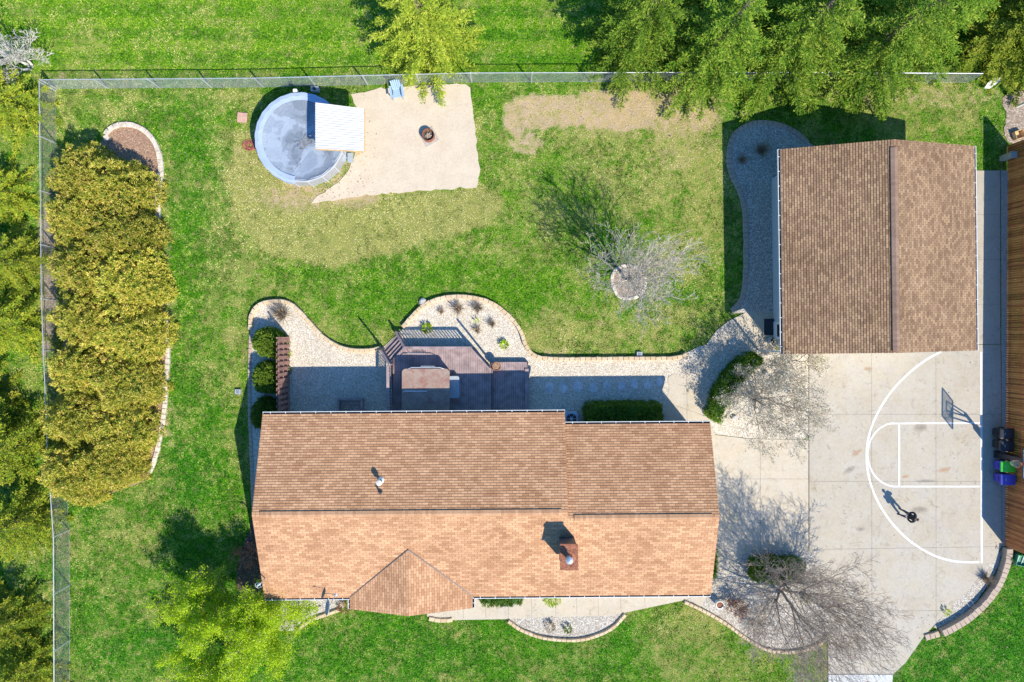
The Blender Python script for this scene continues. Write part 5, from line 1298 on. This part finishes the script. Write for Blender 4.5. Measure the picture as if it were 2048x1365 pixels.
# conifers
def spruce_mesh(H, R, seed, mat, whorls=18, nb=9, droop=.25, L=.3, W=.07, dens=1., base=.5):
    global RNG
    RNG = np.random.default_rng(seed); rnd = random.Random(seed); Ps, Ds, Vs, Ls = [], [], [], []; S = [(0, 0, 0, 0, 0, H * .97, H * .016 + .04, .02)]
    for w_ in range(whorls):
        f = w_ / whorls; z = base + (H - base) * f
        ln = R * (1 - f) ** .75 * 1.0
        for b in range(nb if f < .7 else max(4, nb - 3)):
            a = 2 * math.pi * (b + rnd.random() * .8) / nb + w_ * 1.3; l = ln * rnd.uniform(.72, 1.12)
            if l < .15: l = .15
            dz = -droop * l + .25 * l * f; ex, ey, ez = l * math.cos(a), l * math.sin(a), z + dz + rnd.uniform(-.1, .1)
            S.append((0, 0, z, ex * .9, ey * .9, ez, .022, .006)); m = max(3, int(l * 6 * dens)); tt_ = np.linspace(.18, 1.0, m)
            u = np.array([math.cos(a), math.sin(a), 0]); sd_ = np.array([-math.sin(a), math.cos(a), 0])
            cv = rnd.random()
            for side in (-1, 0, 1):
                for t_ in tt_:
                    p = np.array([ex * t_, ey * t_, z + (ez - z) * t_ ** 1.3]); bl = (.20 + .16 * l * (1 - t_)) * rnd.uniform(.6, 1.25)
                    if side == 0: bl = .24
                    q = int(7 + bl * 30)
                    d = u * (.7 if side else 1) + sd_ * side * .85 + np.array([rnd.gauss(0, .15), rnd.gauss(0, .15), rnd.gauss(-.08, .16)]); d = d / np.linalg.norm(d)
                    s_ = RNG.random(q) * bl; c2 = rnd.random()
                    Ps.append(p + d * s_[:, None] + RNG.normal(size=(q, 3)) * .018); Ds.append(d * 1.1 + RNG.normal(size=(q, 3)) * .42 + np.array([0, 0, .15])); Vs.append(np.clip(.08 + cv * .2 + c2 * .3 + .3 * RNG.random(q) + .25 * (s_ / bl), 0, 1)); Ls.append(L * (.5 + .7 * RNG.random(q)))
    P = np.concatenate(Ps); D = np.concatenate(Ds); V, F = leaf_arrays(P, D, np.concatenate(Ls), W)
    o = raw_mesh('crown', V, F, np.concatenate(Vs), mat); me = o.data; bpy.data.objects.remove(o)
    o = segs_mesh('trunk', S, 'bark', None, 5); m2 = o.data; bpy.data.objects.remove(o)
    return me, m2
def conifer(name, label, px, py, M, group=None, rz=0, s=1, sz=1, cat='tree', lean=None):
    c = g(px, py); t = thing(name, label, cat, (c.x, c.y, 0), rz, group)
    place('crown', M[0], (0, 0, 0), t, 0, (s, s, s * sz)); place('trunk', M[1], (0, 0, 0), t, 0, (s, s, s * sz)); return t
SP = [spruce_mesh(9.5, 3.3, 21 + i, 'leaf_green', 14, 8, .24, .15, .044, 1.1) for i in range(3)]
SY = spruce_mesh(9.5, 3.1, 31, 'leaf_spruce_yellow', 14, 8, .2, .15, .042, 1.15)
gs = 'tall spruces along the north fence'
conifer('spruce_tree', 'yellow green spruce standing alone over the north fence above the sand', 858, 100, SY, gs, .3, 1.1, .8)
for i, (x, y, s, lb) in enumerate(((1268, 92, 1.15, 'bright green spruce at the west end of the dense group by the north fence'), (1400, 138, 1.15, 'wide bright green spruce reaching over the north fence, second in the dense group'), (1545, 126, 1.28, 'large green spruce north-west of the garage roof, whose boughs reach the gravel bed'), (1500, 30, 1.1, 'green spruce in the back row of the dense group, near its middle'), (1705, 132, 1.2, 'large green spruce directly north of the garage roof'), (1640, 20, 1.15, 'green spruce in the back row of the dense group, behind the garage spruces'), (1790, 80, 1.15, 'green spruce at the east end of the dense group'), (1340, 0, 1.0, 'green spruce in the back row at the top edge, west end of the dense group'))):
    conifer('spruce_tree', lb, x, y, SP[i % 3], gs, i * 1.7, s, .82)
# yellowing open tree in the north-east corner
CV = [spruce_mesh(5.2, 2.5, 41 + i, 'leaf_cedar', 11, 8, .05, .13, .042, 1.1, .3) for i in range(2)]
conifer('cedar_tree', 'loose yellow green cedar in the north-east corner above the white sheet', 1972, 98, SY, None, .5, .95, .5)
conifer('cedar_tree', 'yellow green cedar at the right edge, north of the bare ground', 2045, 120, CV[1], None, 2.5, 1.25, 1.1)
conifer('cedar_tree', 'large dull green cedar at the top right corner, behind the loose yellow one', 1990, 15, CV[1], None, 4.1, 1.5, 1.3)
gw = 'evergreens beyond the west fence'
for i, (x, y, k, s, lb) in enumerate(((52, 225, 0, 1.0, 'olive evergreen beyond the west fence just south of the pale bare tree'), (30, 395, 1, .85, 'golden green evergreen beyond the west fence, level with the mulch bed'), (58, 530, 0, .95, 'dense evergreen beyond the west fence beside the strip of bare earth'), (42, 650, 1, 1.0, 'yellow green evergreen beyond the west fence, level with the gravel yard'), (58, 880, 0, 1.15, 'wide evergreen beyond the west fence, level with the south end of the hedge'), (68, 1030, 1, 1.05, 'bright yellow green evergreen beyond the west fence, just south of the hedge'), (40, 1230, 0, 1.05, 'open evergreen beyond the west fence in the lower left'), (78, 1330, 1, 1.0, 'evergreen at the bottom left corner leaning over the west fence'), (-20, 800, 1, 1.1, 'dark evergreen at the left edge, partly outside the picture'))):
    conifer('evergreen_tree', lb, x, y, CV[k], gw, i * 2.1, s, .95)

# bare trees
def bare(name, label, px, py, h, rad, r0, seed, mat, stems=1, n=(11, 9, 6, 3), leaf=None, leafn=3, leafL=.09, leafW=.05, tip=.007, jit=.1, cat='tree', group=None, low=20, high=82, spread=.5, z0=.18, fill=.0):
    c = g(px, py); t = thing(name, label, cat, (c.x, c.y, 0), group=group)
    S, tips = skeleton(h, rad, r0, seed, n[0], n[1], n[2], n[3], z0, stems, tip, low, high, spread)
    T = np.array([q[0][:] for q in tips])
    big = S[:, 6] > r0 * .32
    if cat == 'shrub': segs_mesh('stems', S, mat, t, 4)
    else: segs_mesh('trunk', S[big], mat, t, 7); segs_mesh('branches', S[~big], mat, t, 3)
    if leaf:
        global RNG
        RNG = np.random.default_rng(seed); C = T
        if fill: mids = (S[:, :3] + S[:, 3:6]) / 2; mids = mids[S[:, 6] < r0 * .2]; mids = mids[RNG.random(len(mids)) < fill]; C = np.concatenate([T, mids])
        P = np.repeat(C, leafn, 0) + RNG.normal(size=(len(C) * leafn, 3)) * jit
        cv = np.repeat(RNG.random(len(C)), leafn); V, F = leaf_arrays(P, RNG.normal(size=P.shape) + np.array([0, 0, .3]), leafL * (.6 + .8 * RNG.random(len(P))), leafW)
        raw_mesh('leaves', V, F, np.clip(cv * .5 + .5 * RNG.random(len(P)), 0, 1), leaf, t)
    return t
bare('bare_tree', 'leafless pale grey tree in the back lawn inside a ring of stones', 1254, 562, 8.0, 3.9, .12, 5, 'bark_pale', 1, (18, 8, 5, 3), tip=.0092, low=34, high=84, z0=.2)
bare('bare_tree', 'large leafless brown tree over the front gravel bed and driveway', 1562, 1180, 7.0, 4.3, .10, 8, 'bark_grey', 4, (28, 11, 8, 3), tip=.0075, low=20, high=84, spread=.5, z0=.16)
bare('budding_tree', 'low tree covered in pale cream buds on the gravel island beside the driveway', 1510, 798, 5.4, 2.7, .08, 12, 'bark_grey', 5, (15, 9, 6, 3), leaf='leaf_bud', leafn=3, leafL=.09, leafW=.06, tip=.006, low=25, high=80, jit=.09)
bare('budding_tree', 'small pale budding tree against the south-west corner of the garage', 1578, 722, 2.6, 1.9, .06, 14, 'bark_grey', 4, (10, 8, 5, 2), leaf='leaf_bud', leafn=3, leafL=.09, leafW=.055, tip=.006, low=5, high=70, jit=.08)
bare('spring_tree', 'airy tree in fresh lime green leaf at the south-west corner of the house', 500, 1240, 5.0, 4.1, .09, 17, 'bark_grey', 3, (20, 11, 7, 3), leaf='leaf_spring', leafn=11, leafL=.095, leafW=.055, tip=.006, low=6, high=70, jit=.10, fill=.15)
bare('bare_tree', 'small whitish leafless tree at the north-west corner beyond the fence', 62, 136, 3.8, 2.0, .09, 23, 'bark_white', 3, (11, 8, 6, 3), tip=.011, low=15)
bare('rusty_shrub', 'leafless rust red shrub beside the white pot', 1466, 1208, 1.2, .75, .03, 31, 'bark_grey', 5, (9, 5, 3, 0), leaf='leaf_rust', leafn=5, leafL=.09, leafW=.05, tip=.006, jit=.07, cat='shrub')
bare('rusty_shrub', 'dark reddish shrub in the mulch at the west end of the house', 502, 1105, 1.3, .85, .03, 32, 'bark_grey', 5, (9, 5, 3, 0), leaf='leaf_rust', leafn=4, leafL=.09, leafW=.05, tip=.006, jit=.08, cat='shrub')
bare('rusty_shrub', 'brown twiggy shrub in the front bed between the pot and the big bare tree', 1505, 1243, 1.0, .8, .03, 33, 'bark_grey', 5, (9, 5, 4, 0), leaf='leaf_dry', leafn=3, leafL=.08, leafW=.03, tip=.006, jit=.08, cat='shrub')
for k, (x, y, r_, lb) in enumerate(((566, 628, .55, 'dry tan ornamental grass at the north tip of the west gravel bed'), (917, 618, .38, 'largest dry tuft near the top of the round gravel bed'), (956, 617, .34, 'grey dry tuft right of the largest one in the round gravel bed'), (883, 623, .2, 'tiny dry tuft near the north-west edge of the round gravel bed'), (984, 648, .26, 'small grey tuft in the middle of the round gravel bed'), (955, 660, .25, 'small brown tuft close to the deck corner'), (1967, 1155, .34, 'dry tuft in the gravel wedge at the driveway corner'), (1520, 303, .45, 'dark dry tuft in the shaded gravel beside the garage'), (1482, 322, .3, 'small dark tuft near the west edge of the shaded gravel bed'))):
    c = g(x, y); t = thing('dry_grass', lb, 'plant', (c.x, c.y, .045), group='dry tufts in the gravel beds'); RNG = np.random.default_rng(90 + k)
    n = int(420 * r_ / .5); ang = RNG.random(n) * 6.28; P = np.stack([np.cos(ang) * .1 * r_, np.sin(ang) * .1 * r_, np.zeros(n)], 1); D = np.stack([np.cos(ang) * RNG.random(n), np.sin(ang) * RNG.random(n), .5 + RNG.random(n) * .5], 1)
    V, F = leaf_arrays(P, D, r_ * 1.5 * (.5 + RNG.random(n)), .018); raw_mesh('blades', V, F, RNG.random(n), 'leaf_dry', t)
# clipped shrubs and hedges
YM = shrub_mesh(.82, .92, 1.35, 51, cr=.09, dens=90, k=16, lump=.07, L=.12, W=.035, mat='leaf_yew', power=2.5); YC = core_mesh(.82, .92, 1.35, 'leaf_hedge', 2.5)
for y, lb in ((686, 'northernmost of the three round clipped shrubs by the privacy screen'), (754, 'middle one of the three round clipped shrubs by the privacy screen'), (826, 'round clipped shrub in the house shadow, nearest the roof corner')):
    shrub('clipped_shrub', lb, 545 - (y - 686) * .04, y, YM, YC, 'clipped shrubs by the privacy screen', rz=y)
def hedge(label, px, py, lx, ly, h, rz=0, mat='leaf_hedge', seed=60, name='clipped_hedge', bend=0, dens=70):
    c = g(px, py); t = thing(name, label, 'hedge', (c.x, c.y, 0), rz)
    me = shrub_mesh(lx / 2, ly / 2, h, seed, cr=.09, dens=dens, k=15, lump=.04, L=.12, W=.036, mat=mat, power=9); co = core_mesh(lx / 2, ly / 2, h, 'leaf_hedge', 9)
    if bend:
        for m_ in (me, co):
            A = np.empty(len(m_.vertices) * 3, np.float32); m_.vertices.foreach_get('co', A); A = A.reshape(-1, 3); A[:, 1] += bend * ((A[:, 0] / (lx / 2)) ** 2); m_.vertices.foreach_set('co', A.ravel()); m_.update()
    place('foliage', me, (0, 0, 0), t); place('inner_growth', co, (0, 0, 0), t, 0, (.93, .88, .9))
hedge('dark rectangular clipped hedge in the shade against the north wall', 1243, 825, 4.6, 1.35, 1.15)
hedge('crescent shaped clipped green hedge between the curved path and the gravel island', 1450, 765, 4.6, 1.05, 1.3, R_(56), 'leaf_hedge', 61, bend=-.45)
hedge('square clipped dark hedge under the big bare tree', 1545, 1132, 3.0, 1.3, 1.3, 0, 'leaf_hedge', 62)
hedge('narrow green hedge against the east end wall of the house', 1418, 1120, .5, 1.7, .8, 0, 'leaf_green', 63)
hedge('low half round green shrub under the front eave beside the gable', 1003, 1186, 2.5, 1.2, .6, 0, 'leaf_green', 64, name='low_shrub')
def sprout(px, py, r, n, mat, label, h=.25, L=.18, W=.05, z=.045):
    c = g(px, py); t = thing('leafy_plant', label, 'plant', (c.x, c.y, z), group='small green plants in the gravel'); global RNG; RNG = np.random.default_rng(int(px)); a = RNG.random(n) * 6.28; q = RNG.random(n) ** .5
    P = np.stack([np.cos(a) * q * r, np.sin(a) * q * r, RNG.random(n) * h], 1); D = np.stack([np.cos(a), np.sin(a), .6 + RNG.random(n)], 1); V, F = leaf_arrays(P, D, L, W); raw_mesh('leaves', V, F, RNG.random(n), mat, t)
for q in ((855, 657, .28, 260, 'leaf_spring', 'bright green plant in the striped railing shadow north of the deck'), (1008, 690, .22, 170, 'leaf_spring', 'small green plant in the gravel north-east of the deck'), (954, 642, .07, 30, 'leaf_spring', 'tiny green seedling in the middle of the round gravel bed'), (579, 708, .14, 80, 'leaf_spring', 'small lime green plant at the foot of the privacy screen in the sun'), (578, 742, .2, 90, 'leaf_yew', 'dark green plant at the foot of the privacy screen where the shadow begins'), (1104, 1194, .5, 380, 'leaf_spring', 'spiky light green plant below the front gutter'), (1100, 1252, .25, 120, 'leaf_dry', 'faded plant left in the bowl shaped front bed'), (1135, 1256, .2, 110, 'leaf_yew', 'green tuft right in the bowl shaped front bed'), (1890, 1222, .14, 60, 'leaf_spring', 'weed at the edge of the gravel wedge by the driveway'), (1612, 1195, .22, 150, 'leaf_green', 'green weed in the gravel near the driveway under the bare tree'), (690, 1212, .35, 160, 'leaf_rust', 'brownish green plant under the corner of the small gable'), (820, 770, .1, 30, 'leaf_yew', 'sprig')[:6]):
    if q[5] != 'sprig': sprout(*q)
# landscape boulders at the tips of the beds
for x, y, r_, lb in ((524, 612, .22, 'pale boulder at the north-west tip of the west gravel bed'), (846, 604, .26, 'pale boulder in the edging north of the deck stairs'), (668, 690, .2, 'pale boulder set in the edging west of the deck'), (1467, 835, .2, 'grey boulder in the gravel island beneath the budding tree'), (1530, 746, .18, 'grey boulder in the north of the gravel island')):
    c = g(x, y); rr = random.Random(x); bm = bmesh.new(); bmesh.ops.create_icosphere(bm, subdivisions=2, radius=r_)
    for v in bm.verts: v.co *= rr.uniform(.88, 1.1); v.co.z *= .7
    me = bpy.data.meshes.new('boulder'); bm.to_mesh(me); bm.free(); me.materials.append(MATS['boulder']); o = bpy.data.objects.new('boulder', me); COL.objects.link(o); o.location = (c.x, c.y, .1); tag(o, lb, 'boulder', 'boulders in the beds')

# ------------------------------------------------------------------ grass blades over the lawn
def make_grass(n=850000):
    rng = np.random.default_rng(77); x = rng.uniform(-33, 33, n); y = rng.uniform(-22.5, 22.5, n); keep = np.ones(n, bool)
    house_fp = np.array([hh(HX0 + .35, HYS + .5)[:2], hh(HX1 - .35, HYS + .5)[:2], hh(HX1 - .35, HY2 - .5)[:2], hh(HX0 + .35, HY1 - .5)[:2]])
    gar_fp = np.array([gg(-GW + .85, -GL)[:2], gg(GW - .85, -GL)[:2], gg(GW - .85, GL - .9)[:2], gg(-GW + .85, GL - .9)[:2]])
    sandy = fbm(x, y, 1.2, 555, 3) - .5
    for P in POLYS + [house_fp, gar_fp]:
        lo, hi = P.min(0) - .1, P.max(0) + .1; idx = np.where(keep & (x > lo[0]) & (x < hi[0]) & (y > lo[1]) & (y < hi[1]))[0]
        if not len(idx): continue
        px, py = x[idx], y[idx]
        if P is POLYS[SAND_I]: px = px + sandy[idx] * 1.3 + rng.normal(size=len(idx)) * .10; py = py - sandy[idx] * 1.3 + rng.normal(size=len(idx)) * .10
        ins = np.zeros(len(idx), bool); Q = np.roll(P, -1, 0)
        for a, b in zip(P, Q):
            if a[1] == b[1]: continue
            ins ^= ((a[1] > py) != (b[1] > py)) & (px < (b[0] - a[0]) * (py - a[1]) / (b[1] - a[1]) + a[0])
        keep[idx[ins]] = False
    c = g(601, 277); keep &= np.hypot(x - c.x, y - c.y) > 2.75
    xs, ys, dry, lush, dirt = FIELD
    ix = np.clip(np.searchsorted(xs, x), 0, len(xs) - 1); iy = np.clip(np.searchsorted(ys, y), 0, len(ys) - 1)
    d, l, e = dry[iy, ix], lush[iy, ix], dirt[iy, ix]
    keep &= rng.random(n) > np.clip(e * 1.5 - .25, 0, .9)
    x, y, d, l = x[keep], y[keep], d[keep], l[keep]; m = len(x)
    cl = fbm(x, y, 1.6, 301, 3) - .5; cl2 = fbm(x, y, 5.5, 331, 2) - .5
    strawy = (rng.random(m) < np.clip(d * 1.05 + cl * 3.4 + cl2 * 3.0 - .24, .01, .95))
    nn = (y > g(100, 165).y); cl = np.where(nn, cl * .45, cl); cl2 = np.where(nn, cl2 * .6, cl2)
    v = np.where(strawy, .66 + .26 * rng.random(m) + .1 * np.clip(d, 0, 1), np.clip(.35 - l * .26 + cl2 * 2.6 + cl * 2.7 + .14 * (rng.random(m) - .5) + nn * (.15 + .16 * np.sign(np.sin((669.3 - y * PXM) / 46 * 2 * math.pi + 1))), 0, .64))
    D = np.stack([rng.normal(size=m), rng.normal(size=m), .35 + .5 * rng.random(m)], 1)
    P = np.stack([x, y, np.full(m, -.01)], 1); L = .06 + .045 * rng.random(m)
    V, F = leaf_arrays(P, D, L, .024 + .016 * rng.random(m))
    o = raw_mesh('grass', V, F, v, 'grass_blade'); o['kind'] = 'stuff'
make_grass()

def litter():
    rng = np.random.default_rng(9); P = []
    for (cx, cy, sx, sy, k) in ((150, 186, 40, 9, 60), (610, 380, 90, 25, 120), (715, 340, 30, 60, 90), (1640, 720, 60, 40, 40), (1560, 800, 70, 60, 60), (1600, 1180, 60, 60, 120), (1440, 1160, 40, 40, 30), (700, 770, 90, 45, 60), (1180, 735, 150, 25, 60), (960, 640, 60, 30, 40), (1500, 400, 30, 130, 60), (1690, 1040, 60, 160, 50), (1900, 930, 60, 150, 40), (1830, 1260, 60, 30, 40), (1985, 900, 10, 190, 50), (320, 700, 10, 250, 60), (1380, 240, 60, 40, 120)):
        for _ in range(k): q = g(cx + rng.normal() * sx * .7, cy + rng.normal() * sy * .7); P.append((q.x, q.y, .085))
    P = np.array(P); D = rng.normal(size=P.shape); D[:, 2] = rng.random(len(P)) * .2
    V, F = leaf_arrays(P, D, .06 + .05 * rng.random(len(P)), .045); o = raw_mesh('leaf_litter', V, F, rng.random(len(F)), 'leaf_dry'); o['kind'] = 'stuff'
litter()
